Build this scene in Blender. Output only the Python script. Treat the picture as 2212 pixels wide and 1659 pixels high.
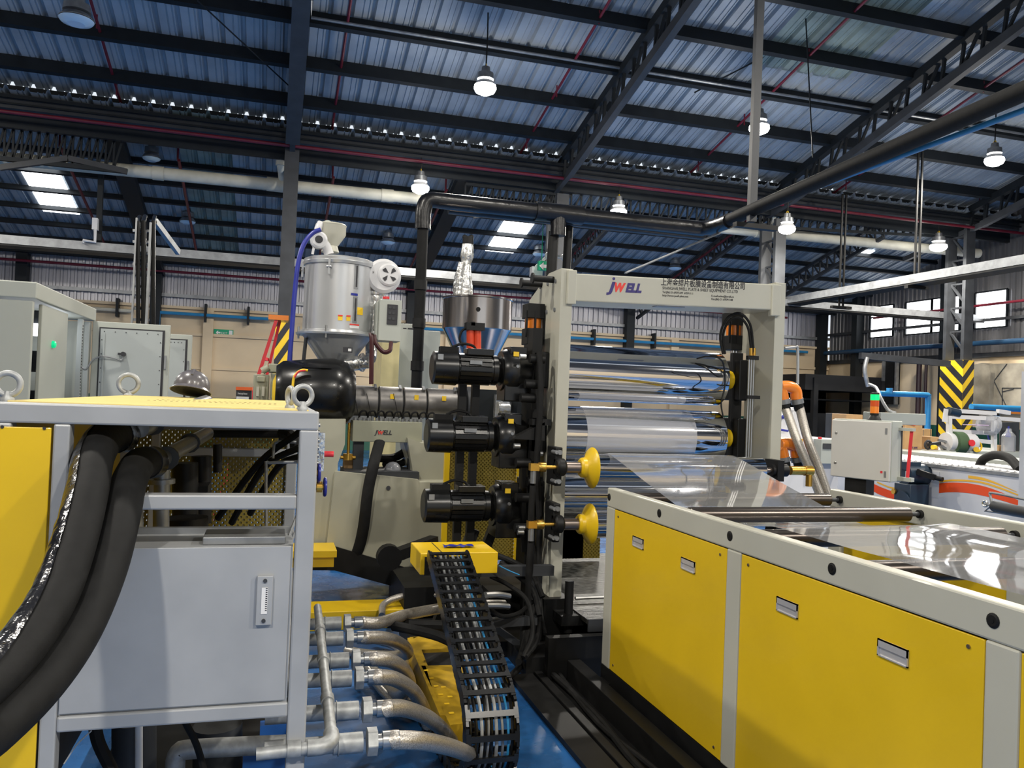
import bpy, bmesh, math, random
from mathutils import Vector, Matrix
random.seed(7)
C = bpy.context.scene.collection
PI = math.pi
for o in list(bpy.data.objects): bpy.data.objects.remove(o)

# ---------------- camera (focal length and pose solved from the vanishing points) ----------------
F, CX, CY, EYE = 1760.0, 1106.0, 829.5, 1.65
def cdir(x, y): return Vector(((x-CX)/F, -(y-CY)/F, -1.0)).normalized()
aA = cdir(590, 840); aU = cdir(1590, 878.6).cross(aA).normalized(); aB = aA.cross(aU)
ROT = Matrix((aB, aA, aU))            # camera axes -> world (X along the machines' width, Y away, Z up)
cam_d = bpy.data.cameras.new('camera'); cam = bpy.data.objects.new('camera', cam_d); C.objects.link(cam)
cam.matrix_world = Matrix.Translation((0, 0, EYE)) @ ROT.to_4x4()
cam_d.sensor_width = 36; cam_d.lens = F*36/2212; cam_d.clip_start = .05; cam_d.clip_end = 300
bpy.context.scene.camera = cam
def at(x, y, X=None, Y=None, Z=None):
    """measure: the point of a world plane seen at this pixel of the photograph"""
    r = ROT @ cdir(x, y)
    t = X/r.x if X is not None else (Y/r.y if Y is not None else (Z-EYE)/r.z)
    return Vector((0, 0, EYE)) + r*t

# ---------------- world, exposure, lights of the hall ----------------
vs = bpy.context.scene.view_settings
vs.view_transform = 'Standard'; vs.look = 'None'; vs.gamma = 1; vs.use_curve_mapping = False; vs.exposure = -0.2
w = bpy.data.worlds.new('sky'); bpy.context.scene.world = w; w.use_nodes = True
bg = w.node_tree.nodes['Background']; bg.inputs[0].default_value = (.86, .93, 1, 1); bg.inputs[1].default_value = 1.1
LAMP_W = 1.1
def area(name, loc, size, power, col):
    l = bpy.data.lights.new(name, 'AREA'); l.shape = 'DISK'; l.size = size; l.energy = power; l.color = col
    o = bpy.data.objects.new(name, l); C.objects.link(o); o.location = loc
    return o
def bulb(name, loc, size, power, col):
    l = bpy.data.lights.new(name, 'POINT'); l.shadow_soft_size = size; l.energy = power; l.color = col
    o = bpy.data.objects.new(name, l); C.objects.link(o); o.location = loc
    return o

# ---------------- materials ----------------
def mat(name, col, rough=.5, metal=0, var=.08, scale=6, bump=0, coat=0, stretch=None, spec=.5, emit=None, alpha=1, col2=None, rvar=.1, det=4):
    m = bpy.data.materials.new(name); m.use_nodes = True; nt = m.node_tree; n = nt.nodes; b = n['Principled BSDF']
    def inp(k, v):
        if k in b.inputs: b.inputs[k].default_value = v
    c4 = (*col, 1); inp('Base Color', c4); inp('Roughness', rough); inp('Metallic', metal); inp('Coat Weight', coat); inp('Specular IOR Level', spec); inp('Alpha', alpha)
    if emit: inp('Emission Color', (*emit[0], 1)); inp('Emission Strength', emit[1])
    if var > 0 or bump or col2:
        tc = n.new('ShaderNodeTexCoord'); mp = n.new('ShaderNodeMapping'); no = n.new('ShaderNodeTexNoise')
        nt.links.new(tc.outputs['Object'], mp.inputs[0]); nt.links.new(mp.outputs[0], no.inputs[0])
        if stretch: mp.inputs['Scale'].default_value = stretch
        no.inputs['Scale'].default_value = scale; no.inputs['Detail'].default_value = det
        r = n.new('ShaderNodeValToRGB'); nt.links.new(no.outputs[0], r.inputs[0])
        lo = tuple(max(0, v*(1-var)) for v in col); hi = tuple(min(1, v*(1+var)) for v in (col2 or col))
        r.color_ramp.elements[0].position = .32; r.color_ramp.elements[1].position = .68
        r.color_ramp.elements[0].color = (*lo, 1); r.color_ramp.elements[1].color = (*hi, 1)
        nt.links.new(r.outputs[0], b.inputs['Base Color'])
        mr = n.new('ShaderNodeMapRange'); nt.links.new(no.outputs[0], mr.inputs[0])
        mr.inputs['To Min'].default_value = max(.02, rough*(1-rvar)); mr.inputs['To Max'].default_value = min(1, rough*(1+rvar))
        nt.links.new(mr.outputs[0], b.inputs['Roughness'])
        if bump:
            bu = n.new('ShaderNodeBump'); bu.inputs['Strength'].default_value = bump; bu.inputs['Distance'].default_value = .01
            nt.links.new(no.outputs[0], bu.inputs['Height']); nt.links.new(bu.outputs[0], b.inputs['Normal'])
    return m
M = {}
M['beige'] = mat('beige_paint', (.47, .46, .385), .38, var=.04, scale=3, coat=.15)
M['dryer'] = mat('dryer_silver_paint', (.55, .56, .57), .3, metal=.55, var=.04, scale=3)
M['barrel'] = mat('dull_barrel_steel', (.20, .19, .18), .42, metal=.7, var=.2, scale=10)
M['handle'] = mat('satin_chrome', (.62, .61, .62), .3, metal=.5, var=.05)
M['yshade'] = mat('shaded_yellow_paint', (.42, .26, .01), .5, var=.3, scale=9)  # yellow paint with the trough's shade darkened into its colour
M['duct'] = mat('dusty_duct_sheet', (.34, .31, .25), .55, metal=.3, var=.25, scale=3)
M['beige_mid'] = mat('warm_grey_beige_paint', (.36, .35, .27), .42, var=.05, scale=3)
M['beige_dark'] = mat('olive_beige_paint', (.30, .30, .22), .45, var=.06, scale=4)
M['silver'] = mat('silver_grey_paint', (.37, .38, .39), .45, metal=.2, var=.07, scale=5, rvar=.2)
M['yellow'] = mat('yellow_paint', (.72, .47, .008), .36, var=.05, scale=2.5, coat=.1)
M['yellow_top'] = mat('pale_yellow_cover', (.68, .54, .19), .5, var=.05)
M['black'] = mat('black_gloss_paint', (.006, .006, .006), .28, var=.2, coat=.1, spec=.4)
M['blackm'] = mat('black_matt_steel', (.007, .007, .007), .5, var=.25, scale=12, spec=.3)
M['rubber'] = mat('black_rubber_foam', (.008, .008, .008), .7, var=.3, scale=20, bump=.2, spec=.25)
M['tape'] = mat('black_glossy_tape', (.012, .012, .014), .16, var=.3, scale=14, bump=1.0, rvar=.5)
M['wrap'] = mat('shiny_black_wrap', (.008, .008, .009), .3, var=.3, scale=10, bump=.5)
M['chrome'] = mat('mirror_chrome', (.74, .75, .78), .055, metal=1, var=0)
M['brush'] = mat('brushed_steel', (.46, .46, .45), .3, metal=.9, var=.15, scale=8, stretch=(1, 1, .1))
M['galv'] = mat('galvanised_steel', (.30, .31, .32), .42, metal=.7, var=.2, scale=9, bump=.05)
M['tray'] = mat('galvanised_tray', (.28, .29, .30), .42, metal=.6, var=.2, scale=7)
M['cast'] = mat('grey_pipe_fitting', (.36, .37, .37), .5, metal=.45, var=.25, scale=25, bump=.15)
M['braid'] = mat('braided_steel', (.44, .41, .37), .36, metal=.65, var=.35, scale=260, bump=.12, det=1)
M['steel'] = mat('dark_structural_steel', (.010, .013, .016), .6, var=.2, scale=5, spec=.3)
M['steel_grey'] = mat('grey_structural_steel', (.035, .038, .043), .55, var=.2, scale=5)
M['red'] = mat('red_pipe_paint', (.14, .008, .02), .45, var=.15)
M['redb'] = mat('bright_red_paint', (.65, .03, .04), .4, var=.1)
M['orange'] = mat('orange_cylinder', (.80, .22, .02), .25, var=.08, coat=.3)
M['pvc'] = mat('cream_pvc_pipe', (.56, .54, .45), .5, var=.15, scale=3)
M['blue'] = mat('blue_pvc_pipe', (.025, .21, .44), .4, var=.1)
M['blueh'] = mat('deep_blue_hose', (.025, .035, .28), .3, var=.1)
M['white'] = mat('white_enamel', (.62, .62, .63), .35, var=.03)
M['cabinet'] = mat('grey_cabinet_paint', (.40, .42, .38), .42, var=.04, scale=3)
M['cabin'] = mat('cabinet_door_inside', (.36, .39, .39), .38, var=.04, scale=3)
M['foil'] = mat('wrinkled_foil', (.62, .62, .60), .22, metal=.8, var=.3, scale=22, bump=1.0)
M['brass'] = mat('brass', (.72, .42, .08), .28, metal=.9, var=.1)
M['mdark'] = mat('dark_motor_blue', (.01, .025, .045), .4, var=.2)
M['card'] = mat('brown_cardboard', (.46, .28, .13), .8, var=.1)
M['roller'] = mat('dark_anodised_roller', (.10, .085, .075), .28, metal=.85, var=.1, scale=30, stretch=(.02, 1, 1))
M['bronze'] = mat('bronze_shaft', (.30, .25, .22), .3, metal=.9, var=.1)
M['cream_wall'] = mat('cream_masonry', (.66, .53, .36), .85, var=.07, scale=1.2, bump=.05)
M['green_wall'] = mat('green_skirting', (.015, .09, .06), .6, var=.1)
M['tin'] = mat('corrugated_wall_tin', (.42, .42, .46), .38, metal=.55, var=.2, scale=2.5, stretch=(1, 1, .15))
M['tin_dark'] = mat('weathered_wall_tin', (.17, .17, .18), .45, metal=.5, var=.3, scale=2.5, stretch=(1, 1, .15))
M['rooft'] = mat('blue_foil_roof_sheet', (.31, .345, .38), .55, metal=.1, var=.22, scale=1.1, det=8)
M['roof_green'] = mat('dirty_translucent_sheet', (.24, .29, .26), .6, var=.25, scale=2)
M['label_y'] = mat('yellow_sticker', (.85, .55, .02), .5, var=.02)
M['label_w'] = mat('white_sticker', (.75, .75, .75), .5, var=.02)
M['ink'] = mat('black_ink', (.02, .02, .025), .5, var=0)
M['navy'] = mat('navy_print', (.03, .02, .16), .4, var=0)
M['pred'] = mat('red_print', (.75, .04, .03), .4, var=0)
M['green'] = mat('green_sign', (.0, .33, .16), .4, var=.02)
M['worange'] = mat('orange_wave_print', (.80, .07, .005), .35, var=.02)
M['wyellow'] = mat('amber_wave_print', (.85, .45, .03), .35, var=.02)
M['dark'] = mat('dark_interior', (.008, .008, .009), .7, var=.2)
M['lens'] = mat('lit_lamp_lens', (1, 1, 1), .4, var=0, emit=((1, .97, .9), 60))
M['lens_off'] = mat('unlit_lamp_lens', (.55, .72, .85), .2, var=.02)
M['day'] = mat('daylight_pane', (.9, .9, .9), .5, var=0, emit=((.97, .98, 1), 6))
M['skyl'] = mat('daylight_roof_panel', (.9, .9, .9), .5, var=0, emit=((.95, .98, 1), 9))
M['led'] = mat('green_beacon_lit', (.0, .5, .1), .3, var=0, emit=((.0, 1, .12), 2.2))
M['amber'] = mat('amber_beacon_lens', (.80, .22, .02), .25, var=.02, coat=.3)
M['hat'] = mat('grey_helmet_shell', (.10, .095, .105), .3, var=.03, coat=.3)
M['screenb'] = mat('blue_screen', (.02, .10, .35), .3, var=.2)

def film_mat(name, density, col=(.85, .88, .95), rough=.05, gl=1.0):
    m = bpy.data.materials.new(name); m.use_nodes = True; nt = m.node_tree; n = nt.nodes; n.remove(n['Principled BSDF'])
    d = n.new('ShaderNodeBsdfDiffuse'); d.inputs[0].default_value = (*col, 1); t = n.new('ShaderNodeBsdfTransparent'); g = n.new('ShaderNodeBsdfGlossy'); g.inputs['Roughness'].default_value = rough
    m1 = n.new('ShaderNodeMixShader'); m2 = n.new('ShaderNodeMixShader'); fr = n.new('ShaderNodeFresnel'); fr.inputs[0].default_value = 1.45
    k = n.new('ShaderNodeMath'); k.operation = 'MULTIPLY'; k.inputs[1].default_value = gl; m1.inputs[0].default_value = density
    nt.links.new(t.outputs[0], m1.inputs[1]); nt.links.new(d.outputs[0], m1.inputs[2]); nt.links.new(fr.outputs[0], k.inputs[0]); nt.links.new(k.outputs[0], m2.inputs[0])
    nt.links.new(m1.outputs[0], m2.inputs[1]); nt.links.new(g.outputs[0], m2.inputs[2]); nt.links.new(m2.outputs[0], n['Material Output'].inputs['Surface'])
    return m
M['film'] = film_mat('clear_plastic_film', .38, (.72, .72, .72), .05, .7)
M['film_roll'] = film_mat('plastic_sheet_on_roller', .42, (.72, .73, .78), .25)
M['bag'] = film_mat('clear_bag', .25, rough=.15)
def perf_mat(name, col, sc):
    m = mat(name, col, .5, var=.03); nt = m.node_tree; n = nt.nodes; b = n['Principled BSDF']
    tc = n.new('ShaderNodeTexCoord'); sp = n.new('ShaderNodeSeparateXYZ'); nt.links.new(tc.outputs['Object'], sp.inputs[0])
    ad = n.new('ShaderNodeMath'); ad.operation = 'ADD'; nt.links.new(sp.outputs[0], ad.inputs[0]); nt.links.new(sp.outputs[1], ad.inputs[1])
    s = []
    for src in (ad.outputs[0], sp.outputs[2]):
        k = n.new('ShaderNodeMath'); k.operation = 'MULTIPLY'; k.inputs[1].default_value = sc; nt.links.new(src, k.inputs[0])
        si = n.new('ShaderNodeMath'); si.operation = 'SINE'; nt.links.new(k.outputs[0], si.inputs[0]); s.append(si)
    mu = n.new('ShaderNodeMath'); mu.operation = 'MULTIPLY'; nt.links.new(s[0].outputs[0], mu.inputs[0]); nt.links.new(s[1].outputs[0], mu.inputs[1])
    g = n.new('ShaderNodeMath'); g.operation = 'LESS_THAN'; g.inputs[1].default_value = .35; nt.links.new(mu.outputs[0], g.inputs[0])
    nt.links.new(g.outputs[0], b.inputs['Alpha'])
    return m
M['perf'] = perf_mat('perforated_yellow_sheet', (.22, .165, .02), 2*PI/.03)

# ---------------- mesh builder ----------------
V = Vector
def frame_of(d):
    d = d.normalized(); u = V((0, 0, 1)) if abs(d.z) < .9 else V((0, 1, 0))
    a = u.cross(d).normalized(); return a, d.cross(a).normalized()
class MB:
    def __init__(s, T=None): s.v = []; s.f = []; s.sm = []; s.T = T; s.pid = []; s.n = 0
    def add(s, vs, fs, smooth=False):
        k = len(s.v)
        s.v += [(s.T @ V(p)) if s.T else V(p) for p in vs]; s.f += [tuple(i+k for i in f) for f in fs]; s.sm += [smooth]*len(fs); s.pid += [s.n]*len(fs)
        return s
    def box(s, a, b):
        s.n += 1
        a, b = V(a), V(b); lo = V(map(min, a, b)); hi = V(map(max, a, b))
        p = [(x, y, z) for z in (lo.z, hi.z) for y in (lo.y, hi.y) for x in (lo.x, hi.x)]
        return s.add(p, [(0, 2, 3, 1), (4, 5, 7, 6), (0, 1, 5, 4), (2, 6, 7, 3), (0, 4, 6, 2), (1, 3, 7, 5)])
    def bar(s, p0, p1, w, h=None, up=None):
        s.n += 1
        p0, p1 = V(p0), V(p1); h = h or w; d = (p1-p0).normalized()
        a, b = frame_of(d)
        if up is not None: a = V(up).cross(d).normalized(); b = d.cross(a)
        q = [p + a*(w/2*i) + b*(h/2*j) for p in (p0, p1) for i, j in ((-1, -1), (1, -1), (1, 1), (-1, 1))]
        return s.add(q, [(3, 2, 1, 0), (4, 5, 6, 7), (0, 1, 5, 4), (1, 2, 6, 5), (2, 3, 7, 6), (3, 0, 4, 7)])
    def lathe(s, o, ax, prof, n=20, smooth=True, caps=True):
        s.n += 1
        o, ax = V(o), V(ax).normalized(); a, b = frame_of(ax); vs = []; m = len(prof)
        for t, r in prof:
            for i in range(n):
                th = 2*PI*i/n; vs.append(o + ax*t + a*(r*math.cos(th)) + b*(r*math.sin(th)))
        fs = [(k*n+i, k*n+(i+1) % n, (k+1)*n+(i+1) % n, (k+1)*n+i) for k in range(m-1) for i in range(n)]
        s.add(vs, fs, smooth)
        if caps: s.add(vs[:n], [tuple(range(n))[::-1]]); s.add(vs[-n:], [tuple(range(n))])
        return s
    def cyl(s, p0, p1, r, r2=None, n=16, smooth=True):
        p0, p1 = V(p0), V(p1); L = (p1-p0).length
        return s.lathe(p0, p1-p0, [(0, r), (L, r if r2 is None else r2)], n, smooth)
    def tube(s, pts, r, n=10, closed=False, flat=1.0, fup=None):
        s.n += 1
        pts = [V(p) for p in pts]; m = len(pts); vs = []; pa = None
        for k, p in enumerate(pts):
            d = (pts[(k+1) % m]-pts[k-1]) if closed else (pts[min(k+1, m-1)]-pts[max(k-1, 0)])
            d = d.normalized() if d.length > 1e-9 else V((0, 0, 1))
            if pa is None: a, b = frame_of(d)
            else: a = (pa-d*pa.dot(d)).normalized(); b = d.cross(a)
            pa = a; rr = r[k] if isinstance(r, (list, tuple)) else r
            vs += [p + a*(rr*math.cos(2*PI*i/n)) + b*(rr*flat*math.sin(2*PI*i/n)) for i in range(n)]
        K = m if closed else m-1
        fs = [(k*n+i, k*n+(i+1) % n, ((k+1) % m)*n+(i+1) % n, ((k+1) % m)*n+i) for k in range(K) for i in range(n)]
        s.add(vs, fs, True)
        if not closed: s.add(vs[:n], [tuple(range(n))[::-1]]); s.add(vs[-n:], [tuple(range(n))])
        return s
    def torus(s, c, ax, R, r, n=28, m=10):
        a, b = frame_of(V(ax)); c = V(c)
        return s.tube([c+a*(R*math.cos(2*PI*i/n))+b*(R*math.sin(2*PI*i/n)) for i in range(n)], r, m, True)
    def prism(s, poly, vec, smooth=False):
        s.n += 1
        poly = [V(p) for p in poly]; n = len(poly); vec = V(vec)
        nr = V((0, 0, 0))
        for i in range(n): nr += poly[i].cross(poly[(i+1) % n])
        if nr.dot(vec) > 0: poly.reverse()
        vs = poly + [p+vec for p in poly]
        s.add(vs, [tuple(range(n)), tuple(range(n, 2*n))[::-1]])
        return s.add(vs, [(i, i+n, (i+1) % n+n, (i+1) % n) for i in range(n)], smooth)
    def grid(s, rows, smooth=True):
        s.n += 1
        n = len(rows[0]); m = len(rows)
        return s.add([p for r in rows for p in r], [(k*n+i, k*n+i+1, (k+1)*n+i+1, (k+1)*n+i) for k in range(m-1) for i in range(n-1)], smooth)
    def ball(s, c, r, n=12, sc=(1, 1, 1)):
        s.n += 1
        c = V(c); vs = []; m = n//2
        for k in range(m+1):
            ph = PI*k/m
            for i in range(n): vs.append(c+V((r*sc[0]*math.sin(ph)*math.cos(2*PI*i/n), r*sc[1]*math.sin(ph)*math.sin(2*PI*i/n), r*sc[2]*math.cos(ph))))
        return s.add(vs, [(k*n+i, (k+1)*n+i, (k+1)*n+(i+1) % n, k*n+(i+1) % n) for k in range(m) for i in range(n)], True)
    def mesh(s, name, org=(0, 0, 0)):
        org = V(org); me = bpy.data.meshes.new(name); me.from_pydata([tuple(p-org) for p in s.v], [], s.f)
        me.polygons.foreach_set('use_smooth', s.sm); me.update()
        if any(s.sm): me.set_sharp_from_angle(angle=math.radians(38))
        return me
def pieces(mb):
    """the separate solids of a builder, one builder each"""
    out = []
    for n in sorted(set(mb.pid)):
        q = MB(); fs = [i for i, p in enumerate(mb.pid) if p == n]; ids = sorted({v for i in fs for v in mb.f[i]}); mp = {v: k for k, v in enumerate(ids)}
        q.v = [mb.v[v] for v in ids]; q.f = [tuple(mp[v] for v in mb.f[i]) for i in fs]; q.sm = [mb.sm[i] for i in fs]; q.pid = [n]*len(fs); out.append(q)
    return out
def smooth_path(pts, k=6):
    """Catmull-Rom through the points"""
    pts = [V(p) for p in pts]; P = [pts[0]*2-pts[1]]+pts+[pts[-1]*2-pts[-2]]; out = []
    for i in range(1, len(P)-2):
        for j in range(k):
            t = j/k; a, b, c, d = P[i-1:i+3]
            out.append(.5*((2*b)+(c-a)*t+(2*a-5*b+4*c-d)*t*t+(3*b-a-3*c+d)*t**3))
    return out+[pts[-1]]
WL = {}
def T(name, label, cat, loc, group=None, kind=None):
    o = bpy.data.objects.new(name, None); C.objects.link(o); o.location = loc; WL[o.name] = V(loc); o.empty_display_size = .1
    if kind: o['kind'] = kind
    else: o['label'] = label; o['category'] = cat
    if group: o['group'] = group
    return o
SPLIT = set('pump_body valve_block inner_cable beam_flange bolt end_bolts down_pipe inner_pipe coupling pilaster ledge frame brace_arm column_post tie_rod rack_tube link_arm bright_nut bright_nuts barrel elbow clamp riser_cable rung seam knobs foot bearing_block drive_recess main_post ladder_rail cable_clamp pipe_clamp hose_clip inner_hose support_leg support_stand side_rail dark_roller breaker contactor wall_bracket cross_member drive_hose steel_line bearing_bolt stay cable hose_fitting edge_strip bay_shelf panel_post channel_cover rail thin_pipe end_block wire_arm intake_slot button rear_cable paint_mark under_frame eave_beam fascia_rail twin_riser knee stand_leg barrel_tube notice shaft heater_clamp axle_nut axle bottom_rail joint_fitting spacer_rod'.split())
def P(par, name, mb, m, label=None, bev=0, kind=None):
    if name in SPLIT and kind is None and len(set(mb.pid)) > 1:
        r = [P_(par, name, q, m, label, bev) for q in pieces(mb)]; return r[0]
    return P_(par, name, mb, m, label, bev, kind)
def P_(par, name, mb, m, label=None, bev=0, kind=None):
    W0 = WL[par.name]; o = bpy.data.objects.new(name, mb.mesh(name, W0)); C.objects.link(o); o.parent = par; WL[o.name] = W0
    o.data.materials.append(M[m] if isinstance(m, str) else m)
    if label: o['label'] = label
    if kind: o['kind'] = kind
    if bev: b = o.modifiers.new('bevel', 'BEVEL'); b.width = bev; b.segments = 2; b.limit_method = 'ANGLE'
    return o
def S(name, mb, m, label=None, cat=None, group=None, bev=0, kind=None):
    lo = [min(p[i] for p in mb.v) for i in range(3)]; hi = [max(p[i] for p in mb.v) for i in range(3)]
    org = V(((lo[0]+hi[0])/2, (lo[1]+hi[1])/2, lo[2]))
    o = bpy.data.objects.new(name, mb.mesh(name, org)); C.objects.link(o); o.location = org; WL[o.name] = org
    o.data.materials.append(M[m] if isinstance(m, str) else m)
    if kind: o['kind'] = kind
    if label: o['label'] = label
    if cat: o['category'] = cat
    if group: o['group'] = group
    if bev: b = o.modifiers.new('bevel', 'BEVEL'); b.width = bev; b.segments = 2; b.limit_method = 'ANGLE'
    return o
def inst(par, name, me, loc, rot=None, label=None):
    """one more piece that shares mesh data; loc in world coordinates"""
    o = bpy.data.objects.new(name, me); C.objects.link(o); o.parent = par; o.location = V(loc)-WL[par.name]; WL[o.name] = V(loc)
    if rot: o.rotation_euler = rot
    if label: o['label'] = label
    return o
def dup(root, loc, label=None, group=None, rotz=None):
    r = root.copy(); C.objects.link(r); r.location = loc
    if rotz is not None: r.rotation_euler = (0, 0, rotz)
    if label: r['label'] = label
    if group: r['group'] = group
    for ch in root.children:
        c = ch.copy(); C.objects.link(c); c.parent = r
        for g in ch.children:
            d = g.copy(); C.objects.link(d); d.parent = c
    return r
def text_mb(body, size, M4, ext=.0008, bold=0, shear=0, fit=None, fh=None):
    """lettering as thin raised print; M4 places the text plane in the world; fit = width in metres"""
    cu = bpy.data.curves.new('txt', 'FONT'); cu.body = body; cu.size = size; cu.extrude = ext; cu.offset = bold; cu.shear = shear; cu.resolution_u = 2
    ob = bpy.data.objects.new('txt', cu); C.objects.link(ob); bpy.context.view_layer.update()
    me = bpy.data.meshes.new_from_object(ob.evaluated_get(bpy.context.evaluated_depsgraph_get()))
    mb = MB(); xs = [v.co.x for v in me.vertices] or [0]
    x0 = min(xs); k = (fit/(max(xs)-x0)) if fit else 1; ky = fh/max(v.co.y for v in me.vertices) if fh else k
    mb.add([M4 @ V(((v.co.x-x0)*k, v.co.y*ky, v.co.z)) for v in me.vertices], [tuple(p.vertices) for p in me.polygons])
    bpy.data.objects.remove(ob); bpy.data.curves.remove(cu); bpy.data.meshes.remove(me)
    return mb
def face_y(x, y, z): return Matrix(((1, 0, 0, x), (0, 0, -1, y), (0, 1, 0, z), (0, 0, 0, 1)))      # reads facing -Y (towards us)
def tilt_y(x, y, z, t): return Matrix(((1, 0, 0, x), (0, 0, -1, y), (t, 1, 0, z), (0, 0, 0, 1)))
def face_nx(x, y, z): return Matrix(((0, 0, -1, x), (-1, 0, 0, y), (0, 1, 0, z), (0, 0, 0, 1)))    # reads facing -X
def arc(c, a, b, r, t0, t1, n=6): return [V(c)+V(a)*(r*math.cos(t0+(t1-t0)*i/n))+V(b)*(r*math.sin(t0+(t1-t0)*i/n)) for i in range(n+1)]
X_, Y_, Z_ = V((1, 0, 0)), V((0, 1, 0)), V((0, 0, 1))
# =====================================================================================
#  THE HALL: floor, walls, roof of two slopes with purlins and trusses
# =====================================================================================
YR, ZR, SL = 16.5, 6.87, .25          # row of columns under the upper roof's edge
YW, ZW = 23.5, 4.85                   # back wall and its eave
XR = 18.0                             # right wall
def zn(y): return ZR+SL*(YR-y)
def zf(y): return ZW+SL*(YW-y)
def floor_mat():
    m = bpy.data.materials.new('blue_epoxy_floor'); m.use_nodes = True; nt = m.node_tree; n = nt.nodes; b = n['Principled BSDF']
    tc = n.new('ShaderNodeTexCoord'); a = n.new('ShaderNodeTexNoise'); a.inputs['Scale'].default_value = 1.6; a.inputs['Detail'].default_value = 9; a.inputs['Roughness'].default_value = .65
    c = n.new('ShaderNodeTexNoise'); c.inputs['Scale'].default_value = 7; c.inputs['Detail'].default_value = 6
    nt.links.new(tc.outputs['Object'], a.inputs[0]); nt.links.new(tc.outputs['Object'], c.inputs[0])
    r = n.new('ShaderNodeValToRGB'); nt.links.new(a.outputs[0], r.inputs[0]); e = r.color_ramp.elements
    e[0].position = .3; e[0].color = (.008, .055, .17, 1); e[1].position = .75; e[1].color = (.035, .17, .42, 1)
    k = e.new(.55); k.color = (.018, .11, .32, 1)
    nt.links.new(r.outputs[0], b.inputs['Base Color'])
    q = n.new('ShaderNodeMapRange'); nt.links.new(c.outputs[0], q.inputs[0]); q.inputs['From Min'].default_value = .3; q.inputs['From Max'].default_value = .7
    q.inputs['To Min'].default_value = .12; q.inputs['To Max'].default_value = .42; nt.links.new(q.outputs[0], b.inputs['Roughness'])
    return m
fl = MB().box((-16, -8, -.2), (34, 26, 0)); S('floor', fl, floor_mat(), kind='structure')

# back wall: masonry below, corrugated tin above, pilasters, rails
wall = T('wall_back', None, None, (0, YW, 0), kind='structure')
ZB = 3.72
P(wall, 'masonry', MB().box((-16, YW, 0), (XR, YW+.2, ZB)), 'cream_wall')
P(wall, 'skirting', MB().box((-16, YW-.03, 0), (XR, YW, 1.35)), 'green_wall')
b = MB()
for x in (-9.2, -6.1, -1.75, 1.4, 4.9, 8.0, 12.2): b.box((x-.13, YW-.12, 1.35), (x+.13, YW, ZB))
P(wall, 'pilaster', b, 'cream_wall', kind='stuff')
P(wall, 'ledge', MB().box((-16, YW-.06, 3.0), (XR, YW, 3.08)).box((-16, YW-.04, 2.1), (XR, YW, 2.17)).box((-16, YW-.1, ZB-.02), (XR, YW, ZB+.05)), 'cream_wall')
def sheet_profile(wd, n, h, rb):
    """profile of one roofing sheet: n ribs over the width wd"""
    p = []; st = wd/n
    for i in range(n):
        x = i*st
        p += [(x, 0), (x+st*.34, 0), (x+st*.36, h*.22), (x+st*.40, h*.22), (x+st*.42, 0), (x+st*.60, 0), (x+st*.62, h*.22), (x+st*.66, h*.22), (x+st*.68, 0)]
        p += [(x+st-rb, 0), (x+st-rb*.72, h), (x+st-rb*.28, h)]
    return p+[(wd, 0)]
def wall_sheet(wd, z0, z1, n=6, h=.035):
    st = wd/n; pr = []
    for i in range(n): pr += [(i*st, 0), (i*st+st*.5, 0), (i*st+st*.6, -h), (i*st+st*.9, -h)]
    pr.append((wd, 0)); return pr
pr = wall_sheet(1.0, 0, 1)
def sheet_mesh(name, pr, z0, z1, axis, m):
    mb = MB()
    rows = []
    for z in (z0, z1): rows.append([(x, h, z) if axis == 'x' else (-h if axis == 'y' else h, x, z) for x, h in pr])
    mb.grid(rows, False); me = mb.mesh(name); me.materials.append(M[m]); return me
ms = sheet_mesh('tin_sheet', pr, ZB+.02, ZW+.3, 'x', 'tin')
for i in range(34): inst(wall, 'tin_sheet', ms, (-16+i, YW+.05, 0))
P(wall, 'girt', MB().box((-16, YW-.1, 4.0), (XR, YW-.02, 4.09)), 'tray')
b = MB()
for x in (at(341, 600, Y=YW).x, at(887, 640, Y=YW).x, at(1355, 690, Y=YW).x, 17.6, -9.5, at(52, 600, Y=YW).x):
    P(wall, 'wall_post', MB().box((x-.13, YW-.3, 0), (x+.13, YW-.02, ZW)), 'steel')
# right wall
wr = T('wall_right', None, None, (XR, 16, 0), kind='structure')
P(wr, 'masonry', MB().box((XR, 4, 0), (XR+.2, YW, 3.2)), 'cream_wall')
P(wr, 'beam', MB().box((XR-.1, 4, 3.2), (XR+.05, YW, 3.32)).box((XR-.06, 4, 4.15), (XR, YW, 4.23)), 'steel_grey')
P(wr, 'skirting', MB().box((XR-.03, 4, 0), (XR, YW, 1.35)), 'green_wall')
WIN = [(20.67, 21.45), (19.0, 19.95), (18.1, 18.5), (14.95, 16.9), (16.95, 17.9)]
WIN = []
for xa, xb in ((1883, 1921), (1961, 1998), (2052, 2083), (2145, 2187)):
    ya, yb = at(xa, 700, X=XR).y, at(xb, 700, X=XR).y; WIN.append((round(yb*2)/2, max(round(ya*2)/2, round(yb*2)/2+1)))
z0w, z1w = 3.98, 4.95
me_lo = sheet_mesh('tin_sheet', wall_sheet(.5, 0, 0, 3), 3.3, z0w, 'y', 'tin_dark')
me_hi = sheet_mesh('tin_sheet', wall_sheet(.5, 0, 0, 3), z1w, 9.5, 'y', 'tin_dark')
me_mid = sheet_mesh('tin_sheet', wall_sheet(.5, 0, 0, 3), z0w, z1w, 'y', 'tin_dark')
y = 4.0; k = 0
while y < YW:
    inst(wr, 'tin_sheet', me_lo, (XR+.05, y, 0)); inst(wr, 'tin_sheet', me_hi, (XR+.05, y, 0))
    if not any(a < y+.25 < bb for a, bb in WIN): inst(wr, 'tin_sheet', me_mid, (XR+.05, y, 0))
    y += .5
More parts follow.
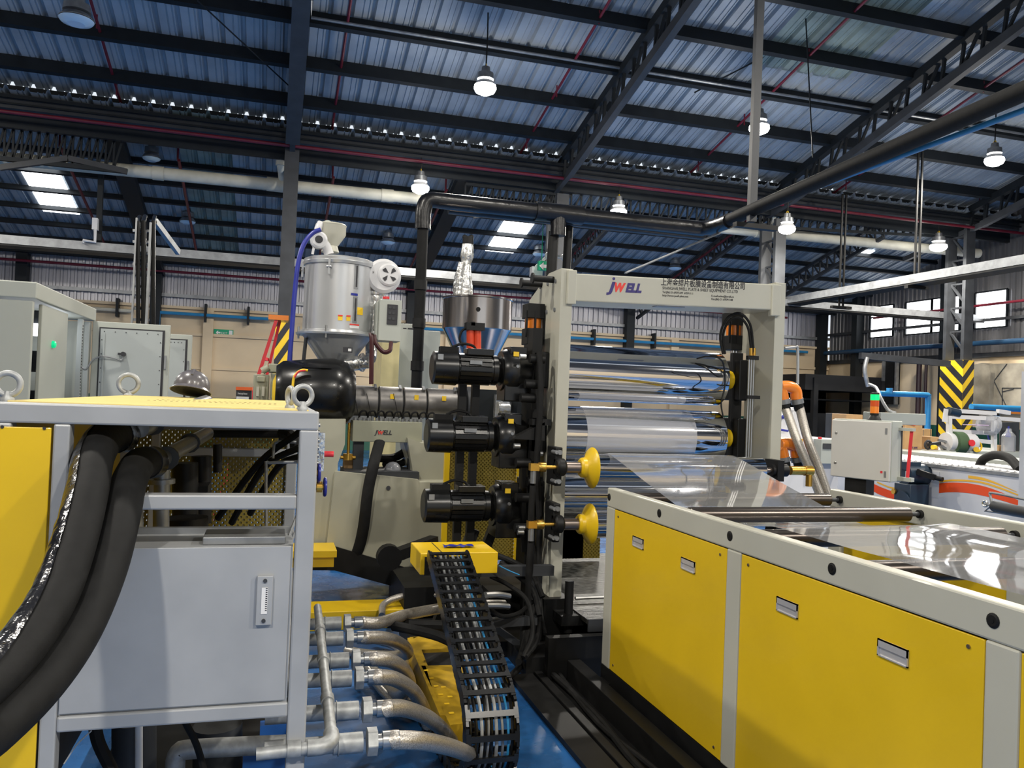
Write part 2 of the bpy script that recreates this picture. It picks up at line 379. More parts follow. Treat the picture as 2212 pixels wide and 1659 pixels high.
for i, (a, bb) in enumerate(WIN):
    wn = T('window_%d' % (i+1), None, None, (XR, (a+bb)/2, z0w), kind='structure')
    P(wn, 'pane', MB().box((XR+.02, a, z0w+.02), (XR+.03, bb, z1w-.02)), 'day')
    P(wn, 'window_frame', MB().bar((XR, a, z0w), (XR, bb, z0w), .04).bar((XR, a, z1w), (XR, bb, z1w), .04).bar((XR, a, z0w), (XR, a, z1w), .05).bar((XR, bb, z0w), (XR, bb, z1w), .05).bar((XR, a, (z0w+z1w)/2+.15), (XR, bb, (z0w+z1w)/2+.15), .04), 'steel')
for y in (21.9, 18.3, 15.6, 12.4): P(wr, 'wall_post', MB().box((XR-.28, y-.12, 0), (XR, y+.12, 7)), 'steel')
tr = MB().tube([(XR-.35, 4, 3.55), (XR-.35, YW-.3, 3.55)], .07, 10)
S('blue_pipe', tr, mat('dark_blue_pipe', (.01, .045, .10), .5), 'dark blue pipe running high along the right tin wall under the windows', 'pipe')
S('fire_pipe', MB().tube([(XR-.3, 8, 4.55), (XR-.3, 21, 4.55)], .035, 8), 'red', 'thin red pipe crossing in front of the bright wall windows', 'pipe')

# roof
roof = T('ceiling', None, None, (0, YR, ZR), kind='structure')
RX0, RX1 = -16, 34
cs, sn = 1/math.hypot(1, SL), SL/math.hypot(1, SL)
def roof_sheet(name, L, lip, m):
    """local: x across, y up-slope (towards us) from the eave; ribs stand up"""
    pr = sheet_profile(1.0, 3, .07, .09); mb = MB()
    rows = [[(x, -(t*cs)-h*0, t*sn+h) for x, h in pr] for t in (-lip, L)]
    mb.grid(rows, False); me = mb.mesh(name); me.materials.append(M[m]); return me
me_n = roof_sheet('roof_sheet', 24, .03, 'rooft'); me_f = roof_sheet('roof_sheet', (YW-YR+.35)/cs, .3, 'rooft'); me_g = roof_sheet('roof_sheet', 24, .03, 'roof_green'); me_fg = roof_sheet('roof_sheet', (YW-YR+.35)/cs, .3, 'roof_green')
me_a = roof_sheet('roof_sheet', 3.8, .03, 'rooft'); me_b = roof_sheet('roof_sheet', 7.6, -3.75, 'roof_green'); me_c = roof_sheet('roof_sheet', 24, -7.55, 'rooft')
for i in range(RX0, RX1):
    if i in (8, 9):
        inst(roof, 'roof_sheet', me_a, (i, YR, ZR+.05)); inst(roof, 'roof_sheet', me_b, (i, YR, ZR+.05)); inst(roof, 'roof_sheet', me_c, (i, YR, ZR+.05))
    else: inst(roof, 'roof_sheet', me_n, (i, YR, ZR+.05))
    if i < XR: inst(roof, 'roof_sheet', me_fg if i in (-2, ) else me_f, (i, YW, ZW+.03))
def channel(x0, x1, y, z, w=.075, d=.15, t=.012):
    """C-shaped purlin lying across the slope"""
    c = V((x0, y, z)); up = V((0, -sn*-1*-1, cs)); up = V((0, sn, cs)); fw = V((0, cs, -sn))
    q = [c, c+fw*w, c+fw*w-up*t, c+fw*t-up*t, c+fw*t-up*(d-t), c+fw*w-up*(d-t), c+fw*w-up*d, c-up*d]
    return MB().prism(q, (x1-x0, 0, 0))
yy = [YR-.9-1.13*i for i in range(14)]
pm = channel(0, RX1-RX0, 0, 0, w=.1, d=.23).mesh('purlin'); pm.materials.append(M['steel'])
for y in yy: inst(roof, 'purlin', pm, (RX0, y, zn(y)+.045))
pf = channel(0, XR-RX0, 0, 0, d=.10).mesh('purlin'); pf.materials.append(M['steel'])
for i in range(8):
    y = YW-.35-.86*i; inst(roof, 'purlin', pf, (RX0, y, zf(y)+.02))
# conduit clipped along one purlin
P(roof, 'conduit', MB().tube([(at(672, 30, Y=13.4).x, 13.1, zn(13.1)+.04), (at(672, 34, Y=13.3).x, 13.25, zn(13.3)-.12), (RX1, 13.25, zn(13.3)-.12)], .025, 8), 'galv')
# daylight panels in the lower roof
def far_pt(x, y):
    r = ROT @ cdir(x, y); t = (ZW+SL*YW-EYE)/(r.z+SL*r.y); return V((0, 0, EYE))+r*t
for i, (q, lbl) in enumerate(((((35, 344), (118, 350), (170, 460), (92, 462)), 1), (((1098, 452), (1168, 458), (1114, 547), (1054, 545)), 1), (((1228, 396), (1300, 404), (1296, 410), (1222, 402)), 0), (((1858, 540), (1884, 545), (1868, 556), (1848, 552)), 2))):
    c = [far_pt(*p) for p in q]
    if i < 2: xa, xb = (c[0].x+c[3].x)/2, (c[1].x+c[2].x)/2; ya, yb = (c[0].y+c[1].y)/2, (c[2].y+c[3].y)/2
    else: xa, xb = min(p.x for p in c), max(p.x for p in c); ya, yb = min(p.y for p in c), max(p.y for p in c)
    P(roof, 'skylight_panel', MB().add([(xa, ya, zf(ya)+.012), (xb, ya, zf(ya)+.012), (xb, yb, zf(yb)+.012), (xa, yb, zf(yb)+.012), (xa, ya, zf(ya)+.02), (xb, ya, zf(ya)+.02), (xb, yb, zf(yb)+.02), (xa, yb, zf(yb)+.02)], [(0, 1, 2, 3), (7, 6, 5, 4), (0, 4, 5, 1), (1, 5, 6, 2), (2, 6, 7, 3), (3, 7, 4, 0)]), 'skyl', label='bright daylight panel')
# eave beam, gutter and its ties along the row of columns
P(roof, 'eave_beam', MB().box((RX0, YR-.02, ZR-.2), (RX1, YR+.02, ZR+.03)).box((RX0, YR+.02, ZR-.72), (RX1, YR+.12, ZR-.28)), 'steel')
P(roof, 'gutter', MB().prism([(RX0, YR-.25, ZR-.2), (RX0, YR-.25, ZR-.45), (RX0, YR-.02, ZR-.5), (RX0, YR-.02, ZR-.2)], (RX1-RX0, 0, 0)), 'steel_grey')
P(roof, 'fascia_rail', MB().bar((RX0, YR-.35, ZR-.27), (RX1, YR-.35, ZR-.27), .04, .06).bar((RX0, YR-.3, ZR-.38), (RX1, YR-.3, ZR-.38), .03, .03), 'steel')

# trusses of the upper roof
def truss_upper(X, label):
    t = T('roof_truss', label, 'truss', (X, YR, ZR-1), 'roof trusses')
    y0, y1 = 16.4, -4
    up = lambda y: V((X, y, zn(y)-.18)); lo = lambda y: V((X, y, zn(y)-.18-max(.3, .62)))
    lo = lambda y: V((X, y, zn(y)-.72-(max(0, y-14.8)*.05)))
    cw = .30 if X < 1 else .16
    P(t, 'top_chord', MB().bar(up(y0), up(y1), .14, cw, up=Z_) if X < 1 else MB().bar(up(y0), up(y1), .16, .14, up=X_), 'steel')
    kink = V((X, 15.86, 6.33)); hip = V((X, 18.7, 6.33))
    P(t, 'bottom_chord', MB().bar(kink, lo(y1), .16, cw-.04, up=X_).bar(kink, V((X, 18.4, 5.86)), .12, .1, up=X_), 'steel_grey')
    y = 16.2; i = 0
    while y > 2:
        st = .42
        a = lo(y) if y < 15.86 else V((X, y, 6.3)); 
        P(t, 'brace', MB().bar(a, up(y-.08), .05, .05), 'steel')
        if i % 2 == 0: P(t, 'brace', MB().bar(lo(min(y, 15.8)), up(y-st), .045, .045), 'steel')
        y -= st; i += 1
    return t
TX = [.16, 5.70, 11.02, 16.45, 21.9]
for X, l in zip(TX, ('roof truss seen almost edge on above the left post', 'open-web roof truss rising from the column behind the hopper', 'open-web roof truss crossing above the big black pipe', 'roof truss at the far right above the striped column', 'outermost roof truss beyond the striped column')): truss_upper(X, l)

# rafters and lattice girders of the lower roof
def lattice(name, p0, p1, hh, n, label, cat, tilt=0, m='steel', ws=.08):
    t = T(name, label, cat, (V(p0)+V(p1))/2, None)
    p0, p1 = V(p0), V(p1); dn = V((0, 0, -hh))
    P(t, 'top_chord', MB().bar(p0, p1, ws, ws), m); P(t, 'bottom_chord', MB().bar(p0+dn, p1+dn, ws, ws), m)
    for i in range(n):
        a = p0.lerp(p1, i/n); b2 = p0.lerp(p1, (i+1)/n)
        P(t, 'brace', MB().bar(a+dn, b2, .035), m); P(t, 'brace', MB().bar(a, a+dn, .035), m)
    return t
def rafter(X, label, lat=False):
    if lat: return lattice('lower_rafter', (X, YR+.2, zf(YR+.2)-.15), (X, YW-.1, zf(YW-.1)-.15), .42, 22, label, 'rafter', m='steel_grey')
    S('lower_rafter', MB().bar((X, YR+.2, zf(YR+.2)-.27), (X, YW-.1, zf(YW-.1)-.27), .17, .34, up=X_), 'steel', label, 'rafter', 'rafters under the lower roof')
rafter(at(341, 600, Y=YW).x, 'solid dark rafter of lower roof left of the tall post')
rafter(at(887, 640, Y=YW).x, 'solid dark rafter of lower roof between the dryer and the hopper')
rafter(at(1150, 600, Y=YW).x, 'open lattice rafter of lower roof above the green exit sign', True)
rafter(at(1375, 640, Y=YW).x, 'open lattice rafter of lower roof above the company name', True)
rafter(14.3, 'lattice rafter of lower roof over the far right corner', True)
lattice('lattice_girder', (3.7, YR+.2, 6.12), (5.84, YR+.2, 6.12), .5, 14, 'dark lattice girder left of the column behind the hopper', 'girder')
g0, g1 = at(1320, 421, Y=YR+.2), at(2060, 468, Y=YR+.2); gz = lambda x: g0.z+(g1.z-g0.z)*(x-g0.x)/(g1.x-g0.x)
for xa_, xb_, n_, l in ((5.84, 11.02, 22, 'dark lattice girder between the middle and the next column'), (11.02, 16.45, 24, 'dark lattice girder left of the striped column'), (16.45, 17.9, 7, 'short dark lattice girder right of the striped column')):
    lattice('lattice_girder', (xa_, YR+.2, gz(xa_)), (xb_, YR+.2, gz(xb_)), .52, n_, l, 'girder', ws=.06)
lattice('lattice_girder', (-5.4, YR+.2, 6.22), (-2.9, YR+.2, 6.22), .6, 18, 'dark lattice girder at the far left above the daylight panel', 'girder')
def knee(X, s, label): S('knee_brace', MB().bar((X, YR+.2, 5.45), (X+s*1.1, YR+.2, 5.75), .09, .1).bar((X+s*1.1, YR+.2, 5.75), (X+s*2.1, YR+.2, 5.62), .09, .1), 'steel_grey', label, 'brace')
knee(3.9, 1, 'bent grey brace under the girder left of the middle column')
knee(-4.9, 1, 'bent grey brace under the girder at far left')

# columns of the row
def lattice_column(X, ztop, label, protector=None):
    t = T('steel_column', label, 'column', (X, YR, 0), 'columns of the middle row')
    w2 = .135
    for y in (YR-.28, YR+.28): P(t, 'column_post', MB().box((X-w2, y-.05, 0), (X+w2, y+.05, ztop)), 'steel_grey')
    z = 3.2; i = 0
    while z < ztop-.6:
        P(t, 'brace', MB().bar((X, YR-.24, z), (X, YR+.24, z+.55), .05), 'steel_grey'); P(t, 'brace', MB().bar((X, YR-.24, z+.55), (X, YR+.24, z+.55), .04), 'steel_grey'); z += .6
    return t
c1 = lattice_column(TX[0], 6.7, 'tall dark steel column with striped guard beside the dryer')
c2 = lattice_column(TX[1], 6.0, 'lattice column behind the steel hopper and exit sign')
c3 = lattice_column(TX[2], 6.0, 'lattice column rising behind the right end of the roller frame')
c4 = lattice_column(TX[3], 6.3, 'lattice column with wide striped guard at the right')
def protector(t, X, hi, flip, both):
    w2 = .17; d = .36; y0 = YR-d
    P(t, 'guard', MB().box((X-w2, y0, .02), (X+w2, YR+d, hi)), 'label_y', label='yellow and black striped guard')
    par = [c for c in t.children if c.name.startswith('guard')][0]
    # diagonal black bands, thin plates on the guard's two seen faces
    st = .40
    k = -6
    while k*st < hi:
        z = k*st; k += 1
        def band(u0, u1, pt, sgn, step, run):
            q = []
            zs0, zs1 = z, z+sgn*run
            poly = [(u0, zs0), (u1, zs1), (u1, zs1+step*.5), (u0, zs0+step*.5)]
            # clip to the guard's height
            out = []
            def clip(pl, f, keep):
                r = []
                for i in range(len(pl)):
                    a, bq = pl[i], pl[(i+1) % len(pl)]; ia, ib = keep(a), keep(bq)
                    if ia: r.append(a)
                    if ia != ib: s_ = (f-a[1])/(bq[1]-a[1]); r.append((a[0]+(bq[0]-a[0])*s_, f))
                return r
            poly = clip(poly, hi, lambda p: p[1] < hi); poly = clip(poly, .05, lambda p: p[1] > .05) if poly else poly
            if len(poly) > 2: return poly
        pf_ = band(X-w2, X+w2, None, flip, st, .42 if both else .55)
        if pf_: P(par, 'stripe', MB().prism([(u, y0-.004, zz) for u, zz in pf_], (0, .003, 0)), 'ink')
        if both:
            ps = band(YR-d, YR+d, None, 1, st, .62)
            if ps: P(par, 'stripe', MB().prism([(X-w2-.004, u, zz) for u, zz in ps], (.003, 0, 0)), 'ink')
protector(c1, TX[0], 2.98, 1, False); protector(c4, TX[3], 3.02, 1, True)
for t in (c1, c4): pass

# red sprinkler pipes under the roofs
for i, X in enumerate((-2.92, .9, 4.8, 8.75, 12.6, 16.5)):
    b = MB().tube([(X, -2, zn(-2)-.3), (X, 17.2, zn(17.2)-.05)], .024, 8)
    for y in (12.2, 14.2, 16): b.bar((X, y, zn(y)-.2), (X, y, zn(y)+.02), .02)
    S('sprinkler_pipe', b, 'red', ['red sprinkler pipe above the left machine', 'red sprinkler pipe right of the left post', 'red sprinkler pipe between the two lit lamps in the middle', 'red sprinkler pipe passing behind the pale strut', 'red sprinkler pipe crossing the truss at the upper right', 'red sprinkler pipe at the right edge of the picture'][i], 'pipe', 'sprinkler pipes under the upper roof')
S('sprinkler_main', MB().tube([(RX0, YR-.45, ZR-.58), (RX1, YR-.45, ZR-.58)], .034, 10), 'red', 'long red sprinkler main along the eave beam', 'pipe')
for i, X in enumerate((-4.1, -2.0, 1.0, 3.4, 7.4, 10.8)):
    S('sprinkler_branch', MB().tube([(X+.02, 17.3, zf(17.3)-.3), (X, 22.6, zf(22.6)-.22)], .03, 8).tube([(X, 17.3, zf(17.3)-.3), (X, 17.3, zf(17.3))], .02, 6), 'red', ['thin red pipe slanting down right of the left daylight panel', 'thin red pipe slanting down above the open cabinet door', 'thin red pipe slanting behind the dryer loader', 'thin red pipe slanting behind the black riser pipe', 'thin red pipe slanting down behind the roller frame beam', 'thin red pipe slanting behind the lattice column'][i], 'pipe', 'sprinkler branches under the lower roof')
S('sprinkler_main', MB().tube([(-12, YW-.5, 4.62), (16, YW-.5, 4.62)], .035, 8), 'red', 'thin red pipe along the top of the back tin wall', 'pipe')
# diagonal wind-brace rods
for a, b2, l in (((425, 0), (640, 200), 'thin dark brace rod slanting over the upper left roof'), ((1000, 560), (1000, 561), None)):
    if l: S('brace_rod', MB().tube([at(*a, Y=12.9), at(*b2, Y=15.4)], .012, 6), 'steel', l, 'rod')
S('brace_rod', MB().tube([at(1500, 200, Y=13.6), at(1850, 20, Y=11.5)], .014, 6), 'steel', 'thin brace rod crossing behind the pale strut', 'rod')
S('brace_rod', MB().tube([at(1740, 30, Y=11.6), at(1756, 340, Y=11.6)], .012, 6), 'steel', 'thin vertical wire hanging right of the pale strut', 'rod')
S('lamp_pipe', MB().tube([at(1350, 590, Y=7.6), at(1556, 503, Y=8.3)], .012, 6), 'galv', 'thin grey conduit slanting over the roller frame beam', 'conduit')

# big cream drain pipe along the row, with the down pipe from the gutter
dr = T('drain_pipe', 'large cream drain pipe running across the hall under the roof', 'pipe', (0, YR+.55, 5.8))
YP = YR+.55; zp = EYE+.2427*YP
d0, d1 = at(0, 341, Y=YP), at(1986, 535, Y=YP); dd = (d1-d0)/(d1.x-d0.x)
P(dr, 'pipe_run', MB().tube([d0-dd*6, d0+dd*(XR-.4-d0.x)], .12, 14), 'pvc')
for px, zt in ((605, 6.6), (1655, 6.5)):
    x = at(px, 380, Y=YP).x; zp = (d0+dd*(x-d0.x)).z
    P(dr, 'down_pipe', MB().tube(smooth_path([(x, YP-.35, zt), (x, YP-.35, zp+.35), (x+.03, YP-.2, zp+.2), (x+.05, YP, zp+.05)], 4), .075, 10).cyl((x, YP-.35, zp+.42), (x, YP-.35, zp+.30), .095).cyl((x-.25, YP, zp), (x+.1, YP, zp), .14, n=14), 'pvc')
P(dr, 'coupling', MB().cyl(d0+dd*7, d0+dd*7.25, .135, n=14).cyl(d0+dd*2.6, d0+dd*2.8, .135, n=14), 'pvc')

# cable trays
YT = 17.4; zt = EYE+.149*YT
xT = at(1705, 655, Y=YT).x
def tray(name, p0, p1, label, wd=.4):
    t = T(name, label, 'cable tray', V(p0)); d = (V(p1)-V(p0)).normalized(); s = d.cross(Z_)
    P(t, 'side_rail', MB().bar(V(p0)+s*wd/2, V(p1)+s*wd/2, .16, .03, up=s), 'tray'); P(t, 'side_rail', MB().bar(V(p0)-s*wd/2, V(p1)-s*wd/2, .16, .03, up=s), 'tray')
    L = (V(p1)-V(p0)).length; b = MB(); n = int(L/.6)
    for i in range(n+1): c = V(p0)+d*(L*i/n); b.bar(c-s*wd/2, c+s*wd/2, .04, .02)
    P(t, 'rung', b, 'tray', kind='stuff')
    bb = MB()
    for k in range(4): bb.tube([V(p0)+s*(-.14+.09*k)+Z_*-.05, V(p1)+s*(-.14+.09*k)+Z_*-.05], .035, 6)
    P(t, 'cable', bb, 'black', kind='stuff')
    P(t, 'tray_floor', MB().bar(V(p0)-Z_*.1, V(p1)-Z_*.1, .03, wd, up=s), 'blackm')
    return t
tray('cable_tray', (-14, YT, zt), (xT, YT, zt), 'long galvanised cable tray crossing in front of the back wall')
tray('cable_tray', (xT, YT, zt), (XR+4, YT, zt), 'galvanised cable tray running right past the striped column')
tray('cable_tray', (xT, YT, zt+.06), (xT, 3, zt+.06), 'bright galvanised cable tray coming towards us on black hangers')
for px, yt_, yb, l in ((1820, 340, 650, 'black hanger with two rods left of the striped column'), (1983, 180, 605, 'tall black hanger holding the bright cable tray')):
    p = at(px-3, yb, X=xT); q = V((xT, p.y, zn(p.y)-.6 if p.y < 15.8 else 6.0))
    t = T('tray_hanger', l, 'hanger', p)
    for s in (-.05, .05): P(t, 'hanger_rod', MB().bar((xT+s, p.y, p.z-.12), (xT+s, q.y, q.z), .034), 'blackm')
    P(t, 'hanger_foot', MB().box((xT-.25, p.y-.05, p.z-.18), (xT+.25, p.y+.05, p.z-.12)), 'blackm')

# insulated black pipe line near us
YB = 8.5
a0 = at(916, 430, Y=YB); a1 = at(1520, 484, Y=YB); z0 = a0.z
pl = T('insulated_pipe', 'large black insulated pipe line with taped elbows', 'pipe', (a0.x, YB, 0))
P(pl, 'riser', MB().tube([(a0.x, YB, .4), (a0.x, YB, z0-.1)], .058, 14), 'rubber')
b = MB()
for z in (1.9, 2.35, 2.75): b.cyl((a0.x, YB, z), (a0.x, YB, z+.1), .07)
P(pl, 'pipe_clamp', b, 'blackm')
P(pl, 'riser_elbow', MB().tube(smooth_path([(a0.x, YB, z0-.32), (a0.x, YB, z0-.12), (a0.x+.05, YB, z0-.01), (a0.x+.2, YB, z0)], 5), .085, 14), 'wrap', label='shiny taped elbow')
P(pl, 'cross_run', MB().tube([(a0.x+.15, YB, z0), (a1.x, YB, z0)], .086, 16), 'wrap')
P(pl, 'twin_run', MB().tube([(a0.x+.3, YB+.16, z0-.03), (a1.x+.1, YB+.16, z0-.03)], .065, 14), 'wrap')
P(pl, 'cross_elbow', MB().tube(smooth_path([(a1.x-.2, YB, z0), (a1.x-.03, YB-.03, z0), (a1.x+.04, YB-.2, z0), (a1.x+.04, YB-.5, z0)], 5), .085, 14), 'wrap', label='shiny taped elbow')
xs = a1.x+.04; qe = at(2212, 197, X=xs); qf = V((xs, YB-.3, z0)); qe = qf+(qe-qf)*1.35
P(pl, 'long_run', MB().tube([qf, qe], .070, 18), 'rubber')
xt = at(1203, 455, Y=YB).x
P(pl, 'tee_wrap', MB().tube([(xt-.25, YB, z0), (xt+.3, YB, z0)], .105, 14).tube([(xt+.02, YB, z0), (xt+.02, YB, z0-.25)], .09, 12), 'wrap', label='bulging taped tee joint')
P(pl, 'twin_riser', MB().tube([(xt-.01, YB+.05, z0-.2), (xt-.03, YB+.05, 2.6)], .06, 12).tube([(xt+.22, YB+.2, z0-.05), (xt+.2, YB+.2, 2.6)], .05, 12), 'blackm')
q1_, q2_ = at(1692, 432, X=xs+.1), at(2212, 238, X=xs+.1); S('air_line', MB().tube([q1_, q2_+(q2_-q1_)*.4], .022, 10), 'blue', 'thin light blue air line under the black insulated pipe', 'pipe')
# struts holding the pipe
xs = a1.x+.04
for px, m_, l in ((1625, 'galv', 'pale strut channel hanging from the roof to the black pipe'), ):
    p = at(px, 430, X=xs); st = T('pipe_strut', l, 'strut', p)
    P(st, 'strut_channel', MB().bar((xs, p.y, z0-.1), (xs+.02, p.y, zn(p.y)-.1), .085, .06), 'steel_grey')
    P(st, 'strut_saddle', MB().box((xs-.2, p.y-.04, z0-.17), (xs+.3, p.y+.04, z0-.12)), 'blackm')

# ---------------- high-bay lamps ----------------
def lamp(loc, lit, label, r=.17, cord=.6, parts=True):
    loc = V(loc); t = T('high_bay_lamp', label, 'lamp', loc, 'high-bay lamps')
    P(t, 'housing', MB().lathe(loc+V((0, 0, .12)), Z_, [(0, r*.8), (.1, r*.75), (.12, r*.45), (.2, r*.4)], 18), 'galv')
    P(t, 'shade', MB().lathe(loc, Z_, [(.02, r*1.0), (.03, r*1.0), (.09, r*.75)], 22, caps=False), 'galv' if not lit else 'white')
    P(t, 'lens', MB().lathe(loc+V((0, 0, -.13 if lit else -.05)), Z_, [(0, .01), (.01, r*.45), (.05, r*.9), (.10, r*1.05), (.15, r*1.02)] if lit else [(0, r*.5), (.03, r*.9), (.06, r)], 24), 'lens' if lit else 'lens_off')  # lit lens swells into a ball that stands in for its glare
    P(t, 'hanging_cord', MB().tube([loc+V((0, 0, .3)), loc+V((.01, 0, .3+cord*.5)), loc+V((0, 0, .3+cord))], .012, 6), 'blackm')
    P(t, 'hook', MB().torus(loc+V((0, 0, .34)), X_, .03, .008, 10, 5), 'label_y')
    if lit: area('lamp_light', loc+V((0, 0, -.16)), .34, 430*lit*LAMP_W, (1, .94, .84))
    if lit and loc.y < 15: bulb('lamp_glow', loc+V((0, 0, -.35)), .15, 55*lit*LAMP_W, (1, .94, .84))
    return t
lamp(at(1048, 188, Y=12.6), 1, 'lit high-bay lamp at top centre of the roof', cord=.9)
lamp(at(1640, 275, Y=12.6), 1, 'lit high-bay lamp shining beside the pale strut', cord=.9)
lamp(at(2148, 345, Y=12.6), 1, 'lit high-bay lamp near the upper right corner', cord=.9)
lamp(at(908, 405, Y=16.1), .6, 'lit lamp right above the black riser pipe elbow', .17, .3)
lamp(at(1336, 457, Y=16.1), .6, 'lit lamp in front of the girder above the company name', .17, .3)
lamp(at(1700, 493, Y=15.2), .6, 'lit lamp beside the lattice column right of the roller frame', .17, .3)
lamp(at(2027, 532, Y=16.1), .6, 'lit lamp just left of the striped column top', .19, .3)
lamp(at(165, 45, Y=12.2), 0, 'large unlit round lamp at the upper left', .22, .4)
lamp(at(327, 343, Y=17.4), 0, 'unlit lamp under the eave beam at left', .17, .35)
lamp(at(405, 480, Y=20.3), 0, 'unlit lamp hanging above the open cabinet door', .18, .5)
lamp(at(838, 524, Y=20.3), 0, 'unlit lamp hanging between the dryer and the black riser', .18, .5)
lamp(at(1165, 550, Y=20.3), 0, 'unlit lamp hanging beside the green exit sign', .18, .6)
lamp(at(1458, 580, Y=20.3), 0, 'unlit lamp hanging above the roller frame beam', .18, .6)
OUT = {(-7.2, 12.6): 'to the left of the picture, over the back aisle', (-7.2, 4.8): 'far left over the cabinets, outside the picture', (-2.2, 4.8): 'straight above the silver framed machine', (3.0, 4.8): 'straight above the roller frame', (8.0, 4.8): 'above the white machine with orange waves, overhead', (13.2, 4.8): 'far right over the aisle, outside the picture',
       (-2.2, -3): 'behind the photographer on the left', (3.0, -3): 'behind the photographer above the table', (8.0, -3): 'behind the photographer on the right'}  # lamps out of view, added to fill the hall with light
for (x, y), l in OUT.items(): lamp((x, y, 6.7), {(3.0, 4.8): .25, (-2.2, 4.8): .5, (8, -3): 1.3, (8.0, 4.8): .9, (13.2, 4.8): .35}.get((x, y), 1), 'added unseen fill lamp '+l)
# unseen sides of the hall: left wall and the wall behind the photographer, with openings added to let daylight in
wl = T('wall_left', None, None, (RX0, 8, 0), kind='structure')
P(wl, 'masonry', MB().box((RX0-.2, -8, 0), (RX0, 2, 3.2)).box((RX0-.2, 7, 0), (RX0, YW, 3.2)), 'cream_wall'); P(wl, 'tin_cladding', MB().box((RX0-.15, -8, 3.2), (RX0-.05, YW, 12.5)), 'tin_dark')
wf = T('wall_front', None, None, (8, -8, 0), kind='structure')
P(wf, 'masonry', MB().box((RX0, -8.2, 0), (-2, -8, 3.2)).box((6, -8.2, 0), (RX1, -8, 3.2)), 'cream_wall'); P(wf, 'tin_cladding', MB().box((RX0, -8.15, 4.6), (RX1, -8.05, 13)).box((RX0, -8.15, 3.2), (-2, -8.05, 4.6)).box((6, -8.15, 3.2), (RX1, -8.05, 4.6)), 'tin_dark')

# back-wall things
sg = at(483, 719, Y=YW-.02)
g = T('exit_sign', 'green and white exit sign on the cream back wall', 'sign', sg)
P(g, 'sign_plate', MB().box((sg.x-.25, YW-.03, sg.z-.09), (sg.x+.25, YW, sg.z+.09)), 'green')
P(g, 'arrow', MB().prism([(sg.x-.2, YW-.034, sg.z), (sg.x-.14, YW-.034, sg.z+.06), (sg.x-.14, YW-.034, sg.z+.02), (sg.x-.08, YW-.034, sg.z+.02), (sg.x-.08, YW-.034, sg.z-.02), (sg.x-.14, YW-.034, sg.z-.02), (sg.x-.14, YW-.034, sg.z-.06)], (0, .003, 0)), 'label_w')
P(g, 'lettering', text_mb('EXIT', .1, face_y(sg.x-.06, YW-.034, sg.z-.035), fit=.16), 'label_w')
P(g, 'pictogram', MB().box((sg.x+.14, YW-.034, sg.z-.07), (sg.x+.23, YW-.031, sg.z+.07)), 'label_w')
pa, pb = at(335, 674, Y=YW-.25), at(590, 690, Y=YW-.25)
S('air_line', MB().tube([(pa.x, YW-.25, pa.z), (pb.x, YW-.25, pa.z)], .045, 8).tube([(pa.x+.1, YW-.25, pa.z), (pa.x+.1, YW-.25, pa.z-.5)], .035, 8), 'blue', 'blue pipe along the cream wall left of the striped guard', 'pipe')
S('air_line', MB().tube([(pb.x+1, YW-.25, pa.z), (17, YW-.25, pa.z)], .045, 8), 'blue', 'blue pipe along the back wall seen through the roller frame', 'pipe')
for k, px in enumerate((133, 255, 445, 537, 1282, 1412)):
    q = at(px, 672, Y=YW-.1); S('pipe_bracket', MB().box((q.x-.03, YW-.3, pa.z-.18), (q.x+.03, YW-.02, pa.z+.3)), 'steel', ['small dark bracket leftmost on the cream wall', 'small dark bracket left of the cable riser', 'small dark bracket above the exit sign, left one', 'small dark bracket above the exit sign, right one', 'small dark bracket under the company name, left one', 'small dark bracket under the company name, right one'][k], 'bracket')
S('horizontal_conduit', MB().tube([at(145, 663, Y=YW-.15), at(285, 672, Y=YW-.15)], .05, 8), 'pvc', 'cream conduit high on the cream wall behind the cabinets', 'conduit')
# =====================================================================================
#  LEFT: silver framed temperature-control unit with foam-clad hoses
# =====================================================================================
YL, YLb, xl, xr, zt_ = 2.6, 4.65, -.76, .141, 1.584
def lx(x, y=1000): return at(x, y, Y=YL).x
def lz(x, y): return at(x, y, Y=YL).z
u = T('temperature_unit', 'silver framed machine with yellow panels and eye bolts in left foreground', 'machine', (-.3, 3.6, 0))
tb = .057; xs_ = -.575
fr = MB()
for x in (xl+tb/2, xr-tb/2):
    for y in (YL+tb/2, YLb-tb/2): fr.box((x-tb/2, y-tb/2, .0), (x+tb/2, y+tb/2, zt_-.058))
for x in (xl+tb/2, xr-tb/2):
    for z in (zt_-.029, .67): fr.box((x-tb/2+.001, YL+tb, z-.028), (x+tb/2-.001, YLb-tb, z+.028))
for y in (YL, YLb-tb):
    fr.box((xl, y, zt_-.058), (xr, y+tb, zt_))
    fr.box((xs_-.022, y, 0), (xs_+.022, y+tb, zt_-.058))
    for za, zb_ in ((1.28, 1.325), (.645, .69), (.08, .13)): fr.box((xs_+.022, y, za), (xr-tb, y+tb, zb_))
P(u, 'frame', fr, 'silver', bev=.006)
P(u, 'side_panel', MB().box((xl+.02, YL-.004, .12), (xs_-.026, YL+.004, 1.515)), 'yellow', bev=.002, label='yellow front panel')
for p in ((6, 922), (97, 925)):
    q = at(*p, Y=YL); P(u, 'panel_hole', MB().cyl((q.x, YL-.007, q.z), (q.x, YL-.003, q.z), .0045, n=10), 'ink')
P(u, 'top_cover', MB().box((xl+.03, YL+.05, zt_-.002), (xr-.03, YLb-.03, zt_+.004)), 'yellow_top', bev=.002, label='pale yellow perforated top cover')
hb = MB()
for r in range(2):
    for i in range(24): hb.cyl((-.45+i*.02, 3.35+r*.25, zt_+.004), (-.45+i*.02, 3.35+r*.25, zt_+.0048), .005, n=6, smooth=False)
P(u, 'cover_holes', hb, 'ink', kind='stuff')
